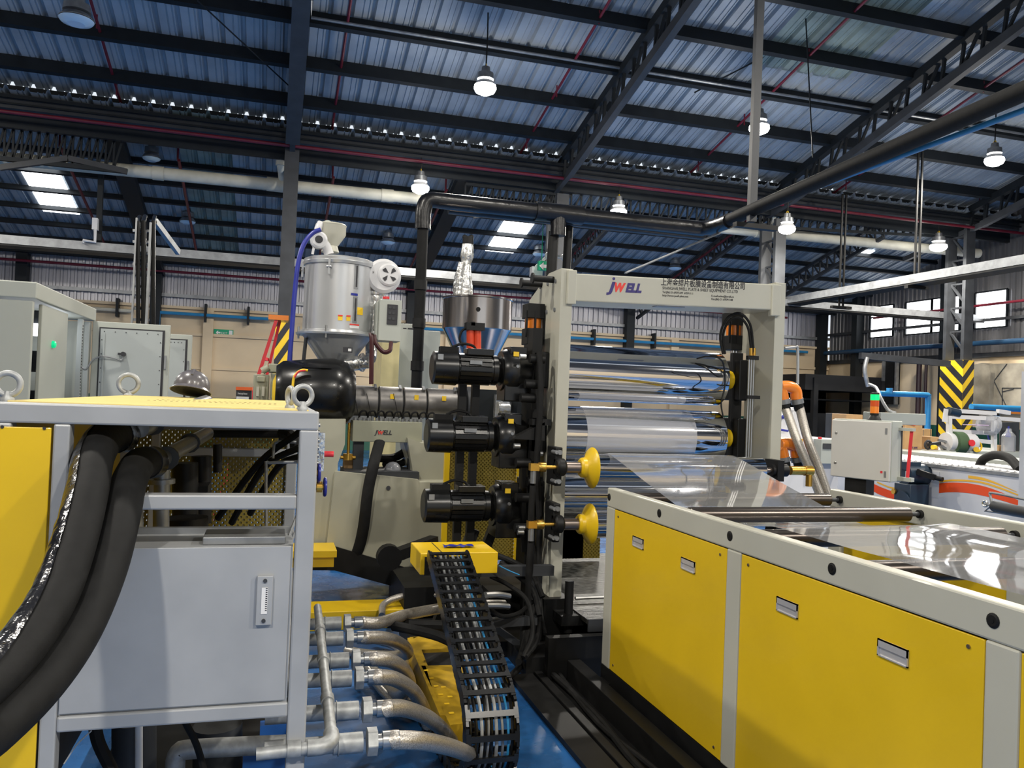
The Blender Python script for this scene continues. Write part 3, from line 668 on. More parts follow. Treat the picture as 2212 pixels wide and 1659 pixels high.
P(u, 'back_panel', MB().box((xl+.03, YLb-.02, .75), (xr-.03, YLb-.012, 1.42)), 'perf')
P(u, 'side_guard', MB().box((xl+.01, YL+.06, .75), (xl+.02, YLb-.06, 1.52)), 'yellow')
P(u, 'lower_guard', MB().box((xl+.01, YL+.06, .12), (xl+.02, YLb-.06, .74)), 'blackm')
# cabinet with door below the middle rail
P(u, 'tank', MB().box((xs_+.02, YL+.012, .69), (xr-tb-.004, YL+.27, 1.165)), 'silver')
P(u, 'door', MB().box((xs_+.026, YL+.002, .697), (xr-tb-.01, YL+.012, 1.168)), 'silver', bev=.002, label='plain silver door with a level gauge')
door = [c for c in u.children if c.name.startswith('door')][0]
ga, gb = at(556, 1243, Y=YL), at(584, 1348, Y=YL); gx0, gx1 = ga.x, gb.x+.003
P(door, 'gauge_body', MB().box((gx0, YL-.012, gb.z), (gx1, YL+.002, ga.z)), 'silver', bev=.002, label='level gauge with scale')
gm = (gx0+gx1)/2
P(door, 'gauge_glass', MB().box((gm-.009, YL-.014, gb.z+.035), (gm+.009, YL-.011, ga.z-.035)), 'label_w')
gt = MB()
for i in range(12): gt.box((gm+.003, YL-.0155, gb.z+.045+i*.006), (gm+.008, YL-.0135, gb.z+.047+i*.006))
P(door, 'gauge_scale', gt, 'ink', kind='stuff')
P(door, 'gauge_screw', MB().cyl((gm, YL-.016, gb.z+.014), (gm, YL-.01, gb.z+.014), .006).cyl((gm, YL-.016, ga.z-.014), (gm, YL-.01, ga.z-.014), .006), 'steel_grey')
q0, q1 = at(440, 1168, Y=YL+.1), at(610, 1160, Y=YL+.1)
P(u, 'tank_lid', MB().box((q0.x, YL+.05, 1.166), (q1.x+.01, YL+.2, 1.19)), 'tray', bev=.003, label='bright folded tank lid')
P(u, 'tank_rim', MB().box((xs_+.02, YL+.26, 1.12), (xr-tb, YL+.285, 1.185)), 'galv')
# pipes and fittings inside the open top
ins = MB()
for (a, b2, r) in (((300, 925, 3.0), (445, 868, 4.3), .034), ((335, 1000, 2.95), (448, 936, 4.2), .03)):
    ins.tube([at(a[0], a[1], Y=a[2]), at(b2[0], b2[1], Y=b2[2])], r, 12)
P(u, 'inner_pipe', ins, 'brush')
cl = MB()
for px, py, yy_ in ((330, 915, 3.15), (360, 990, 3.1), (410, 957, 3.7)): c = at(px, py, Y=yy_); cl.tube([c-Y_*.012, c+Y_*.012], .042, 12)
P(u, 'hose_clip', cl, 'steel_grey')
P(u, 'valve_block', MB().cyl(at(400, 1000, Y=3.9), at(400, 1120, Y=3.9), .055).cyl(at(435, 985, Y=4.1), at(435, 1130, Y=4.1), .045).box(at(378, 1050, Y=3.9), at(455, 1066, Y=4.1)).cyl(at(400, 1150, Y=3.6), at(400, 1118, Y=3.6), .09).cyl(at(470, 1020, Y=4.0), at(470, 960, Y=4.0), .02), 'blackm')
P(u, 'flange', MB().cyl(at(350, 1000, Y=3.2), at(350, 1070, Y=3.2), .028).cyl(at(350, 1035, Y=3.2), at(350, 1045, Y=3.2), .045).cyl(at(348, 1100, Y=3.2), at(348, 1160, Y=3.2), .028).cyl(at(290, 1100, Y=3.1), at(290, 1160, Y=3.1), .03), 'galv')
hs = MB()
for (a, m_, e) in (((500, 1130), (570, 1010), (650, 965)), ((470, 1120), (560, 1000), (652, 930)), ((540, 1110), (600, 1010), (650, 985))):
    hs.tube(smooth_path([at(*a, Y=3.7), at(*m_, Y=3.5), at(*e, Y=3.3)], 5), .014, 8)
P(u, 'inner_hose', hs, 'rubber')
P(u, 'thin_pipe', MB().tube(smooth_path([at(575, 1155, Y=3.2), at(575, 1010, Y=3.2), at(582, 1000, Y=3.2), at(645, 998, Y=3.2)], 3), .006, 8).tube([at(620, 1170, Y=2.8), at(645, 1105, Y=2.9)], .006, 8).tube([at(628, 1172, Y=2.8), at(655, 1110, Y=2.9)], .005, 8).tube(smooth_path([at(590, 990, Y=3.4), at(592, 965, Y=3.4), at(600, 955, Y=3.4), at(640, 955, Y=3.4)], 3), .006, 8), 'galv')
P(u, 'cable_rail', MB().tube([at(450, 937, Y=4.4), at(615, 938, Y=4.4)], .02, 10).box(at(604, 900, Y=4.4), at(614, 965, Y=4.45)).tube(smooth_path([at(610, 935, Y=4.3), at(635, 945, Y=4.2), at(640, 975, Y=4.2)], 3), .03, 8), 'rubber')
P(u, 'cross_member', MB().box((xs_, YLb-.12, 1.42), (xr-tb, YLb-.07, 1.46)), 'galv')
# pump parts in the lower opening
P(u, 'pump_body', MB().cyl(at(290, 1700, Y=3.0), at(290, 1555, Y=3.0), .07, n=20).cyl(at(470, 1700, Y=3.3), at(470, 1565, Y=3.3), .09, n=20), 'steel_grey')
P(u, 'pump_column', MB().cyl(at(300, 1700, Y=2.9), at(300, 1560, Y=2.9), .012), 'white')
P(u, 'drain_line', MB().tube(smooth_path([at(628, 1607, Y=2.95), at(420, 1618, Y=2.95), at(385, 1628, Y=2.95), at(378, 1660, Y=2.95), at(378, 1720, Y=2.95)], 4), .032, 14), 'cast', label='silver elbow pipe at the bottom')
P(u, 'inner_cable', MB().tube(smooth_path([at(400, 1560, Y=2.8), at(425, 1610, Y=2.8), at(445, 1680, Y=2.8)], 4), .011, 8).tube(smooth_path([at(205, 1570, Y=2.8), at(215, 1610, Y=2.8), at(250, 1680, Y=2.8)], 4), .02, 8), 'rubber')
P(u, 'wire', MB().tube(smooth_path([at(198, 1578, Y=2.72), at(165, 1610, Y=2.7), at(138, 1650, Y=2.7)], 4), .0022, 5), 'white')
P(u, 'controller', MB().box(at(562, 1568, Y=3.3), at(622, 1590, Y=3.35)).box(at(525, 1630, Y=3.2), at(620, 1700, Y=3.25)), 'screenb', label='blue controller blocks')
P(u, 'base_tray', MB().box((xs_, YL+.06, .13), (xr-tb, YLb-.06, .15)), 'blackm')
def eye_bolt(c, r, rt, ang, label):
    c = V(c); t = T('eye_bolt', label, 'eye bolt', c)
    ax = V((math.cos(ang), math.sin(ang), 0))
    P(t, 'ring', MB().torus(c+Z_*(r+.018), ax, r, rt, 30, 12), 'cast')
    P(t, 'collar', MB().lathe(c, Z_, [(0, rt*2.0), (.008, rt*2.1), (.02, rt*1.3), (.03, rt*.9)], 18), 'cast')
    return t
eye_bolt((xr-.05, YL+.06, zt_), .030, .0085, PI/2+.35, 'silver lifting eye bolt on the front right corner of the machine top')
eye_bolt(at(600, 874, Z=zt_) if False else (xr-.085, YL+.22, zt_), .027, .008, .35, 'silver eye bolt just behind the front corner one, turned sideways')
eye_bolt((xl+.05, YLb-.1, zt_), .046, .012, PI/2+.1, 'silver eye bolt at the rear of the yellow cover near the helmet')
eye_bolt((xl+.022, YL+.08, zt_), .032, .009, PI/2, 'silver eye bolt cut by the left picture edge')
# valves at its right side
vb = T('valve_manifold', 'small steel manifold with red knob on the machine side', 'manifold', (xr+.03, 3.1, 1.35))
c = at(700, 970, Y=3.1)
P(vb, 'manifold_body', MB().box((xr, 3.08, c.z-.08), (xr+.05, 3.14, c.z+.06)), 'foil')
n_ = MB()
for i in range(6): n_.cyl((xr+.005, 3.07, c.z+.09-.028*i), (xr+.03, 3.07, c.z+.09-.028*i), .008, n=8)
P(vb, 'fitting', n_, 'brush', kind='stuff')
P(vb, 'knob', MB().cyl((xr+.05, 3.1, at(712, 981, Y=3.1).z), (xr+.085, 3.1, at(712, 981, Y=3.1).z), .011), 'redb', label='red knob')
for px, py, l in ((689, 1022, 'upper blue handwheel valve on the machine side'), (702, 1052, 'lower blue handwheel valve on the machine side')):
    c = at(px, py, Y=3.05); t = T('handwheel_valve', l, 'valve', c)
    P(t, 'wheel', MB().torus(c, X_, .030, .006, 20, 8).bar(c-Z_*.03, c+Z_*.03, .006).bar(c-Y_*.03, c+Y_*.03, .006), 'blueh')
    P(t, 'stem', MB().cyl((xr-.01, c.y, c.z), c, .011).cyl(c-X_*.03, c-X_*.01, .02), 'brass')

# two foam insulated hoses
def clad_hose(pts, r, label):
    q_ = [at(x, y, Y=yy_) for x, y, yy_ in pts]; pp = smooth_path(q_+[q_[-1]+V((-.28, -.03, -.36)), V((q_[-1].x-.7, q_[-1].y, .08)), V((q_[-1].x-1.5, q_[-1].y+.15, .07))], 6)
    t = T('insulated_hose', label, 'hose', pp[0]); P(t, 'foam_sleeve', MB().tube(pp, r, 20), 'rubber'); return t, pp
h1, pp = clad_hose([(255, 942, 2.98), (232, 945, 2.82), (205, 985, 2.62), (190, 1060, 2.5), (165, 1160, 2.38), (120, 1285, 2.24), (45, 1400, 2.1), (-60, 1500, 1.95), (-200, 1590, 1.8)], .054, 'left foam-clad black hose with glossy tape seam, in front of the yellow panel')
s_ = MB(); rows = []
for k, p in enumerate(pp[4:]):
    j = k+4; d = (pp[min(j+1, len(pp)-1)]-pp[j-1]).normalized(); a = d.cross(Y_).normalized(); b2 = d.cross(a)
    if a.x > 0: a = -a
    if b2.y > 0: b2 = -b2
    rows.append([p+a*(.0575+random.uniform(-.0012, .0022))*math.cos(th)+b2*(.0575+random.uniform(-.001, .002))*math.sin(th) for th in [math.radians(-30+14*q) for q in range(8)]])
s_.grid(rows); P(h1, 'tape_seam', s_, 'tape', label='crinkled glossy black tape')
P(h1, 'end_collar', MB().tube([pp[0]+V((.01, .03, .0)), pp[0], pp[2]], .058, 20), 'tape')
h2, pq = clad_hose([(322, 1000, 2.95), (300, 1003, 2.8), (278, 1045, 2.62), (262, 1120, 2.5), (232, 1230, 2.38), (175, 1360, 2.24), (95, 1475, 2.1), (-20, 1585, 1.95), (-150, 1680, 1.8)], .050, 'right foam-clad black hose hanging beside the silver door')
P(h2, 'end_collar', MB().tube([pq[0]+V((.01, .03, .0)), pq[0], pq[2]], .054, 20), 'wrap')

# helmet on the rear of the cover
hc = at(410, 858, Y=4.45); hz = zt_+.006
t = T('hard_hat', 'grey hard hat lying on the rear of the yellow cover', 'helmet', (hc.x, 4.5, hz))
hx, hy = hc.x, 4.5
HT = Matrix.Translation((hx, hy, hz+.036)) @ Matrix.Scale(.86, 4) @ Matrix.Rotation(math.radians(-15), 4, 'X') @ Matrix.Rotation(math.radians(6), 4, 'Y')
P(t, 'shell', MB(HT).lathe((0, 0, 0), Z_, [(0, .100), (.03, .103), (.06, .097), (.09, .08), (.11, .054), (.122, .02), (.124, .002)], 30, caps=False), 'hat', label='glossy grey dome')
P(t, 'brim', MB(HT).lathe((0, -.01, 0), Z_, [(-.012, .116), (-.010, .120), (.006, .104), (.010, .1)], 30, caps=False), 'hat')
P(t, 'inner_liner', MB(HT).lathe((0, -.008, -.012), Z_, [(0, .112), (.004, .10), (.02, .06)], 24), 'rubber', label='dark inside of the hat')
P(t, 'ridge', MB(HT).tube([(0, -.09, .07), (0, -.05, .112), (0, 0, .126), (0, .05, .112)], .009, 8), 'hat')

# water pipes leaving the machine with braided hoses
PZ = .5
rows_ = [(1605, 2.72, 806), (1535, 3.0, 795), (1465, 3.34, 778), (1425, 3.57, 771), (1378, 3.9, 757), (1345, 4.17, 752)]
HP = [
 [(850, 1600, .5), (905, 1600, .47), (965, 1612, .36), (1010, 1628, .2), (1040, 1645, .06)],
 [(835, 1530, .5), (870, 1530, .46), (920, 1548, .34), (955, 1575, .2), (975, 1600, .1)],
 [(815, 1462, .5), (850, 1466, .46), (890, 1490, .34), (915, 1530, .2), (925, 1565, .1)],
 [(805, 1423, .5), (840, 1426, .47), (872, 1446, .36), (885, 1480, .22), (860, 1500, .1), (825, 1470, .05), (800, 1440, .04)],
 [(790, 1376, .5), (830, 1378, .46), (868, 1392, .36), (880, 1412, .22), (840, 1418, .1), (780, 1412, .04), (748, 1405, .04)],
 [(785, 1342, .5), (820, 1345, .47), (870, 1330, .44), (930, 1318, .4), (985, 1310, .36), (1040, 1306, .3), (1090, 1306, .28)]]
names = ['nearest', 'second nearest', 'third', 'fourth', 'fifth', 'farthest']
for i, (py, yy_, xn) in enumerate(rows_):
    z = at(760, py, Y=yy_).z; xN = at(xn, py, Y=yy_).x; r = .030
    t = T('water_pipe', names[i]+' of the grey threaded pipes leaving the silver machine', 'pipe', (xr, yy_, z), 'threaded water pipes')
    P(t, 'pipe_body', MB().cyl((xr-.12, yy_, z), (xN-.13, yy_, z), r-.002).cyl((xN-.13, yy_, z), (xN-.035, yy_, z), r+.003).cyl((xN-.115, yy_, z), (xN-.112, yy_, z), r+.008), 'cast')
    P(t, 'union_nut', MB().cyl((xN-.02, yy_, z), (xN+.012, yy_, z), r+.016, n=6, smooth=False), 'cast', bev=.003)
    P(t, 'ferrule', MB().cyl((xN+.012, yy_, z), (xN+.03, yy_, z), r-.008).cyl((xN+.03, yy_, z), (xN+.085, yy_, z), r), 'brush')
    pts = [V((xN+.08, yy_, z))]+[at(a, b2, Z=zz) for a, b2, zz in HP[i]]
    pts[1].y = yy_; pts[1].z = z-.002
    S('braided_hose', MB().tube(smooth_path(pts, 7), .031, 14), 'braid', names[i]+' braided steel hose curving from the grey pipes to the floor', 'hose', 'braided steel hoses')
S('braided_hose', MB().tube(smooth_path([at(825, 1330, Z=.12), at(830, 1305, Z=.16), at(870, 1288, Z=.2), at(930, 1284, Z=.22), at(1000, 1290, Z=.22), at(1080, 1300, Z=.2)], 7), .024, 14), 'braid', 'braided hose making a wide loop on the yellow floor cover', 'hose', 'braided steel hoses')
S('braided_hose', MB().tube(smooth_path([at(785, 1430, Z=.12), at(815, 1480, Z=.08), at(850, 1515, Z=.05), at(900, 1545, Z=.04)], 7), .022, 14), 'braid', 'thin braided hose lying under the others on the floor', 'hose', 'braided steel hoses')
S('braided_hose', MB().tube(smooth_path([at(800, 1380, Z=.06), at(860, 1400, Z=.05), at(880, 1450, Z=.05), at(890, 1520, Z=.05)], 7), .024, 14), 'braid', 'braided hose coiled flat on the blue floor', 'hose', 'braided steel hoses')
ha, hb_ = at(716, 1592, Z=.56), at(686, 1312, Z=.56)
t = T('header_pipe', 'grey header pipe lying across the six threaded pipes', 'pipe', ha)
hd = (hb_-ha).normalized(); ac = [ha+V((-.045, 0, 0))+V((.045*math.cos(a_), -.045*math.sin(a_), -.01*math.sin(a_))) for a_ in [PI/2*i/7 for i in range(8)]]
P(t, 'pipe_body', MB().tube([hb_]+ac+[ac[-1]+V((-.18, 0, -.006))], .019, 14), 'cast')
b = MB()
for k in (.25, .52, .8): c = hb_.lerp(ha, k); b.tube([c+hd*.03, c-hd*.03], .024, 12)
b.tube([ac[-1]+V((-.05, 0, 0)), ac[-1]+V((-.09, 0, 0))], .026, 12)
P(t, 'coupling', b, 'cast')
P(t, 'elbow', MB().tube([ha+hd*.03]+ac+[ac[-1]+V((-.03, 0, 0))], .025, 14), 'cast')

# yellow floor covers
S('floor_cover', MB().box((xr+.05, 5.75, 0), (1.35, 6.05, .13)), 'yellow', 'long yellow cover box across the blue floor behind the hoses', 'cover', bev=.004)
pA = at(700, 1225, Y=6.15)
t = T('cable_box', 'short yellow box with lip right behind the silver frame', 'box', (pA.x, pA.y, 0))
P(t, 'box_body', MB().box((pA.x-.35, pA.y+.1, 0), (pA.x-.3, pA.y+.2, pA.z)).box((pA.x-.4, pA.y, pA.z), (at(721, 1220, Y=pA.y).x, pA.y+.3, at(700, 1200, Y=pA.y).z)), 'yellow')
P(t, 'box_lid', MB().box((pA.x-.4, pA.y-.03, at(700, 1203, Y=pA.y).z), (at(726, 1220, Y=pA.y).x, pA.y+.3, at(700, 1188, Y=pA.y).z)), 'yellow', bev=.003)
p = [at(905, 1400, Z=.17), at(990, 1395, Z=.17), at(1005, 1558, Z=.17), at(968, 1555, Z=.17)]
t = T('cable_trough', 'yellow cable trough with open dark end beneath the cable chain', 'cable trough', (p[0].x, p[0].y, 0))
q = [at(905, 1405, Z=.17), at(990, 1405, Z=.17)]
P(t, 'trough_cover', MB().prism([at(910, 1438, Z=.17), at(1000, 1436, Z=.17), at(1006, 1562, Z=.17), at(972, 1566, Z=.17)], (0, 0, -.16)), 'yshade', bev=.003)
P(t, 'trough_wall', MB().prism([at(880, 1378, Z=.17), at(900, 1376, Z=.17), at(965, 1545, Z=.17), at(950, 1545, Z=.17)], (0, 0, -.17)), 'yshade')
P(t, 'trough_end', MB().prism([at(885, 1376, Z=.17), at(990, 1370, Z=.17), at(990, 1400, Z=.17), at(898, 1404, Z=.17)], (0, 0, -.17)), 'yshade')
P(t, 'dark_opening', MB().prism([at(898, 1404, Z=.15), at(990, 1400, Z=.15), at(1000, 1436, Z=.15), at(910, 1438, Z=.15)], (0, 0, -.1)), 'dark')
ok = MB()
for x, y in ((920, 1448), (932, 1465), (942, 1482), (952, 1500), (965, 1520), (975, 1540), (958, 1484), (972, 1505)): c = at(x, y, Z=.172); ok.box(c-V((.012, .01, 0)), c+V((.012, .01, .001)))
P(t, 'paint_mark', ok, 'label_y', kind='stuff')
P(t, 'red_clip', MB().box(at(988, 1462, Z=.18), at(1003, 1474, Z=.2)), 'redb')

# cable chain
YC0, ZC0, YC1, ZC1 = 4.45, .765, 3.42, .44
xc0, xc1 = at(967, 1203, Y=YC0).x, at(1064, 1530, Y=3.2).x+.012
path = []
n1 = 40
for i in range(n1+1):
    k = i/n1; path.append(V((xc0+(xc1-xc0)*k, YC0+(YC1-YC0)*k, ZC0+(ZC1-ZC0)*k+.012*math.sin(PI*k))))
cz = .235; r_ = .2
cen = V((xc1, YC1+.02, .235))
for i in range(1, 26):
    th = math.radians(90-20-i*(160/25)); path.append(V((xc1, cen.y-.0-r_*math.cos(th)*1.0 if False else cen.y-r_*math.cos(th), cen.z+r_*math.sin(th)-.0)))
for i in range(1, 30): path.append(V((xc1-.002*i, cen.y-.05+.035*i, .036)))
# resample at the pitch of the links
pitch = .082; res = [path[0]]; acc = 0
for a, b2 in zip(path, path[1:]):
    L = (b2-a).length; d = 0
    while acc+L-d >= pitch: d += pitch-acc; acc = 0; res.append(a.lerp(b2, d/L))
    acc += L-d
ch = T('cable_chain', 'black plastic cable chain curving from the yellow box to the floor', 'cable chain', (xc0, 4.4, .6))
W2 = .113
lk = MB()
for s in (-1, 1): lk.prism([(s*W2, -.042, -.030), (s*W2, .042, -.030), (s*W2, .05, 0), (s*W2, .042, .030), (s*W2, -.042, .030), (s*W2, -.05, 0)], (-s*.012, 0, 0))
lk.box((-W2, -.012, .025), (W2, .012, .034)); lk.box((-W2, -.012, -.034), (W2, .012, -.026)); lk.box((-W2, -.022, .024), (-W2+.02, .022, .033)); lk.box((W2-.02, -.022, .024), (W2, .022, .033))
lme = lk.mesh('link'); lme.materials.append(M['black'])
for a, b2 in zip(res, res[1:]):
    c = (a+b2)/2; d = b2-a; ang = math.atan2(-d.z, -d.y)   # rotation about X; local +Y points back up the chain
    inst(ch, 'link', lme, c, (ang, 0, 0))
cb = T('cable_bundle', 'grey, black and one blue cable inside the cable chain', 'cables', (xc0, 4.4, .6))
cols = ['black', 'black', 'galv', 'black', 'white', 'black', 'galv', 'white', 'blue', 'black']
for k, m_ in enumerate(cols):
    off = -.085+.0188*k; pts = []
    for i, p_ in enumerate(res[:24]): pts.append(p_+V((off+.008*math.sin(i*.35+k), 0, 0))+Z_*(.004*math.sin(i*.5+k*2)))
    P(cb, 'cable', MB().tube(smooth_path(pts, 2), .0075 if m_ in ('black', 'galv') else .0055, 7), {'galv': 'cast', 'white': 'galv'}.get(m_, m_))
# yellow junction box that holds it
yb = 4.5
bx0, bx1 = at(908, 1215, Y=yb).x, at(1075, 1215, Y=yb).x; bz0, bz1 = at(990, 1240, Y=yb).z, at(990, 1194, Y=yb).z
t = T('junction_box', 'yellow steel box where the cable chain begins', 'box', (bx0+.2, yb+.1, bz0))
P(t, 'box_body', MB().box((bx0, yb, bz0), (bx1, yb+.34, bz1)), 'yellow', bev=.004)
P(t, 'chain_mouth', MB().box((xc0-W2-.006, yb-.004, bz0-.004), (xc0+W2+.006, yb+.03, bz1-.02)), 'blackm')
P(t, 'lid_seam', MB().box((bx0+.12, yb+.01, bz1), (bx0+.125, yb+.32, bz1+.0015)), 'ink')
S('blue_rag', MB().grid([[V((bx0+.16+.022*i, yb+.13+.03*j, bz1+.004+.012*abs(math.sin(i*1.9+j*2.3)))) for i in range(9)] for j in range(3)]), 'blueh', 'crumpled blue strap lying on the yellow box', 'rag')
S('support_beam', MB().bar((bx1-.1, yb+.3, bz0-.05), (1.72, yb+.32, bz0-.06), .06, .06).bar((bx0+.3, yb+.28, bz0), (bx0+.3, yb+.28, 0), .05).bar((1.65, yb+.4, .0), (1.65, yb+.4, bz0-.05), .05).bar((1.3, yb+.4, .28), (1.68, yb+.35, .02), .04, .04).bar((1.15, 4.72, .3), (1.6, 4.75, .3), .05, .05), 'steel_grey', 'dark steel support beams behind the cable chain', 'beam')

# loose cables and hose ends between the chain and the frame
for i_, (pts, r_c, m_, l) in enumerate((
    ([(1075, 1200, 5.0), (1110, 1215, 4.95), (1150, 1240, 4.9), (1172, 1290, 4.8)], .018, 'rubber', 'upper loose black cable right of the yellow box'),
    ([(1080, 1215, 4.9), (1115, 1240, 4.85), (1150, 1275, 4.8), (1165, 1330, 4.7)], .018, 'rubber', 'middle loose black cable right of the yellow box'),
    ([(1060, 1245, 4.8), (1100, 1265, 4.8), (1140, 1300, 4.7), (1150, 1370, 4.6), (1130, 1420, 4.5)], .014, 'rubber', 'lower loose black cable curling to the floor'),
    ([(1040, 1300, 4.6), (1080, 1330, 4.6), (1120, 1325, 4.7), (1150, 1300, 4.8)], .014, 'rubber', 'black cable passing under the cable chain'),
    ([(850, 1352, 4.3), (900, 1362, 4.2), (950, 1375, 4.0), (985, 1392, 3.9)], .026, 'rubber', 'thick black hose lying over the cable trough'),
    ([(840, 1345, 4.5), (900, 1350, 4.4), (960, 1352, 4.3)], .03, 'rubber', 'second thick black hose beneath the braided ones'),
    ([(1078, 1222, 4.7), (1098, 1232, 4.68), (1122, 1242, 4.66)], .004, 'blue', 'thin bright blue tube beside the yellow box'),
    ([(1048, 1285, 4.5), (1075, 1284, 4.55), (1100, 1288, 4.6)], .018, 'brush', 'shiny hose end right of the chain, upper'),
    ([(1050, 1308, 4.5), (1075, 1308, 4.55), (1098, 1310, 4.6)], .018, 'brush', 'shiny hose end right of the chain, lower'))):
    S('loose_cable' if m_ != 'brush' else 'hose_end', MB().tube(smooth_path([at(x, y, Y=yy_) for x, y, yy_ in pts], 6), r_c, 9), m_, l, 'cable' if m_ != 'brush' else 'hose')
# =====================================================================================
#  CENTRE: roller frame, rollers, motors, extruder, dryer, hopper
# =====================================================================================
FY, FB = 4.95, 5.30
f = T('calender_frame', 'tall cream steel frame holding the chrome rollers, with company lettering', 'machine frame', (2.6, 5.1, .2))
TB = .028
def post(name, x0, x1, back_top):
    # plate with a deeper head
    z0, z1 = .38, 2.50+(x0-1.75)*.02
    pl_ = [(x0, FY, z0), (x0, FB, z0), (x0, FB, 2.05), (x0, back_top, 2.07), (x0, back_top, 2.36), (x0, FY+.25, z1), (x0, FY, z1)]
    P(f, name, MB().prism(pl_, (x1-x0, 0, 0)), 'beige', bev=.006)
post('side_plate', 1.752, 1.832, 5.62); post('side_plate', 3.345, 3.425, 5.62)
KT = Matrix(((1, 0, 0, 0), (0, 1, 0, 0), (TB, 0, 1, -TB*1.832), (0, 0, 0, 1)))
P(f, 'cross_beam', MB(KT).box((1.832, FY-.015, 2.292), (3.345, FY+.30, 2.472)), 'beige', bev=.008, label='cream beam with blue and red logo and company name')
beam = [c for c in f.children if c.name.startswith('cross_beam')][0]
P(f, 'beam_flange', MB(KT).box((1.79, FY-.03, 2.27), (1.85, FY+.02, 2.49)).box((3.30, FY-.03, 2.25), (3.37, FY+.02, 2.47)), 'beige', bev=.006)
P(f, 'beam_slot', MB(KT).box((2.45, FY+.03, 2.288), (2.66, FY+.10, 2.293)), 'galv')
P(f, 'end_bolts', (lambda b: [b.cyl((1.744, FY+.1+.16*i, 2.24+.19*j), (1.753, FY+.1+.16*i, 2.24+.19*j), .014, n=8) for i in range(3) for j in range(2)] and b)(MB()), 'galv')
for px, py in ((1190, 604), (1166, 614)):
    yq = FY+.15 if px > 1180 else FY+.4
    z = at(px, py, Y=yq).z; P(f, 'spacer_rod', MB().cyl((1.752, yq, z), (1.61, yq, z), .022).cyl((1.61, yq, z), (1.60, yq, z), .036), 'blackm')
yf = FY-.0165
def deco(body, px, py, wpx, hpx, m_, shear=0, name='lettering', bold=0):
    a = at(px, py, Y=yf); b2 = at(px+wpx, py, Y=yf); h_ = (at(px, py-hpx, Y=yf)-a).length
    P(beam, name, text_mb(body, .1, tilt_y(a.x, yf, a.z, TB), fit=(b2.x-a.x), shear=shear, bold=bold, fh=h_), m_)
deco('J', 1310, 629, 19, 21, 'navy', shear=.25, bold=.005)
a = at(1326, 602, Y=yf); P(beam, 'logo_dot', MB().cyl((a.x, yf-.001, a.z), (a.x, yf+.002, a.z), .0095), 'navy')
deco('W', 1327, 629, 25, 19, 'pred', shear=.25, bold=.006); deco('ELL', 1351, 630, 35, 19, 'navy', shear=.25, bold=.006)
deco('上海金纬片板膜设备制造有限公司', 1428, 615, 181, 15, 'ink', bold=.0015)
deco('SHANGHAI JWELL PLATE & SHEET EQUIPMENT CO.,LTD', 1431, 625, 163, 6.5, 'ink')
deco('Tel:(86)-21-69591699  69591111', 1431, 633, 66, 4.5, 'ink'); deco('http://www.jwell-plate.net', 1431, 640, 56, 4.5, 'ink')
deco('E-mail:sales@jwell.cn', 1537, 641, 48, 4.5, 'ink'); deco('Fax:(86)-21-69591188', 1537, 648, 46, 4.5, 'ink')
# base beams and bearing blocks
P(f, 'foot', MB().box((1.70, FY-.05, .12), (1.88, FB+.1, .385)).box((3.30, FY-.05, .12), (3.47, FB+.1, .385)), 'blackm')
P(f, 'jack_bolt', MB().cyl((1.83, FY-.15, .2), (1.83, FY-.15, .52), .028).box((1.76, FY-.22, .26), (1.98, FY-.06, .32)), 'blackm')
# chrome rollers
RY = 5.36
def roll(z, label, r=.196):
    t = T('chrome_roller', label, 'roller', (2.5, RY, z), 'chrome calender rollers')
    P(t, 'roller_face', MB().lathe((1.885, RY, z), X_, [(0, r-.004), (.004, r), (1.251, r), (1.255, r-.004)], 72), 'chrome', label='mirror polished face')
    P(t, 'end_disc', MB().lathe((1.85, RY, z), X_, [(0, .05), (.002, r+.012), (.028, r+.016), (.03, .05)], 40), 'yellow', label='yellow end disc')
    P(t, 'shaft', MB().cyl((1.7, RY, z), (3.36, RY, z), .045), 'brush')
    P(t, 'hub_cap', MB().lathe((3.14, RY, z), X_, [(0, .07), (.115, .07), (.13, .05)], 20), 'yellow', label='yellow hub')
    P(t, 'bearing_block', MB().box((3.272, RY-.10, z-.15), (3.345, RY+.14, z+.15)), 'blackm', bev=.01)
    P(t, 'bearing_block', MB().box((1.64, RY-.24, z-.12), (1.752, RY+.05, z+.12)), 'blackm', bev=.01)
    return t
roll(1.846, 'top mirror chrome roller of the frame'); roll(1.415, 'middle chrome roller wrapped by the clear sheet'); roll(.99, 'bottom chrome roller below the wrapped one')
# upright guides and hydraulic cylinders
def hyd(x, y, z0, z1, label):
    t = T('hydraulic_cylinder', label, 'cylinder', (x, y, z0), 'orange press cylinders')
    P(t, 'end_block', MB().box((x-.06, y-.07, z1-.10), (x+.06, y+.07, z1)).box((x-.058, y-.068, z0), (x+.058, y+.068, z0+.11)), 'blackm', bev=.004)
    P(t, 'barrel', MB().cyl((x, y, z0+.11), (x, y, z1-.10), .056, n=20), 'orange')
    P(t, 'tie_rod', MB().bar((x-.005, y-.066, z0+.05), (x-.005, y-.066, z1-.05), .012).bar((x+.062, y-.05, z0+.05), (x+.062, y-.05, z1-.05), .014).bar((x-.062, y-.05, z0+.05), (x-.062, y-.05, z1-.05), .014), 'blackm')
    P(t, 'piston_rod', MB().cyl((x, y, z0-.13), (x, y, z0), .02).cyl((x+.03, y, z0-.13), (x+.03, y, z0), .01), 'chrome')
a = at(1145, 745, Y=5.3); b = at(1145, 657, Y=5.3); hyd(a.x+.015, 5.3, a.z, b.z, 'orange and black cylinder at the left of the frame')
a = at(1583, 757, Y=5.42); b = at(1583, 675, Y=5.42); hyd(a.x, 5.42, a.z, b.z, 'orange and black cylinder inside the right post')
a = at(1150, 1205, Y=5.3)
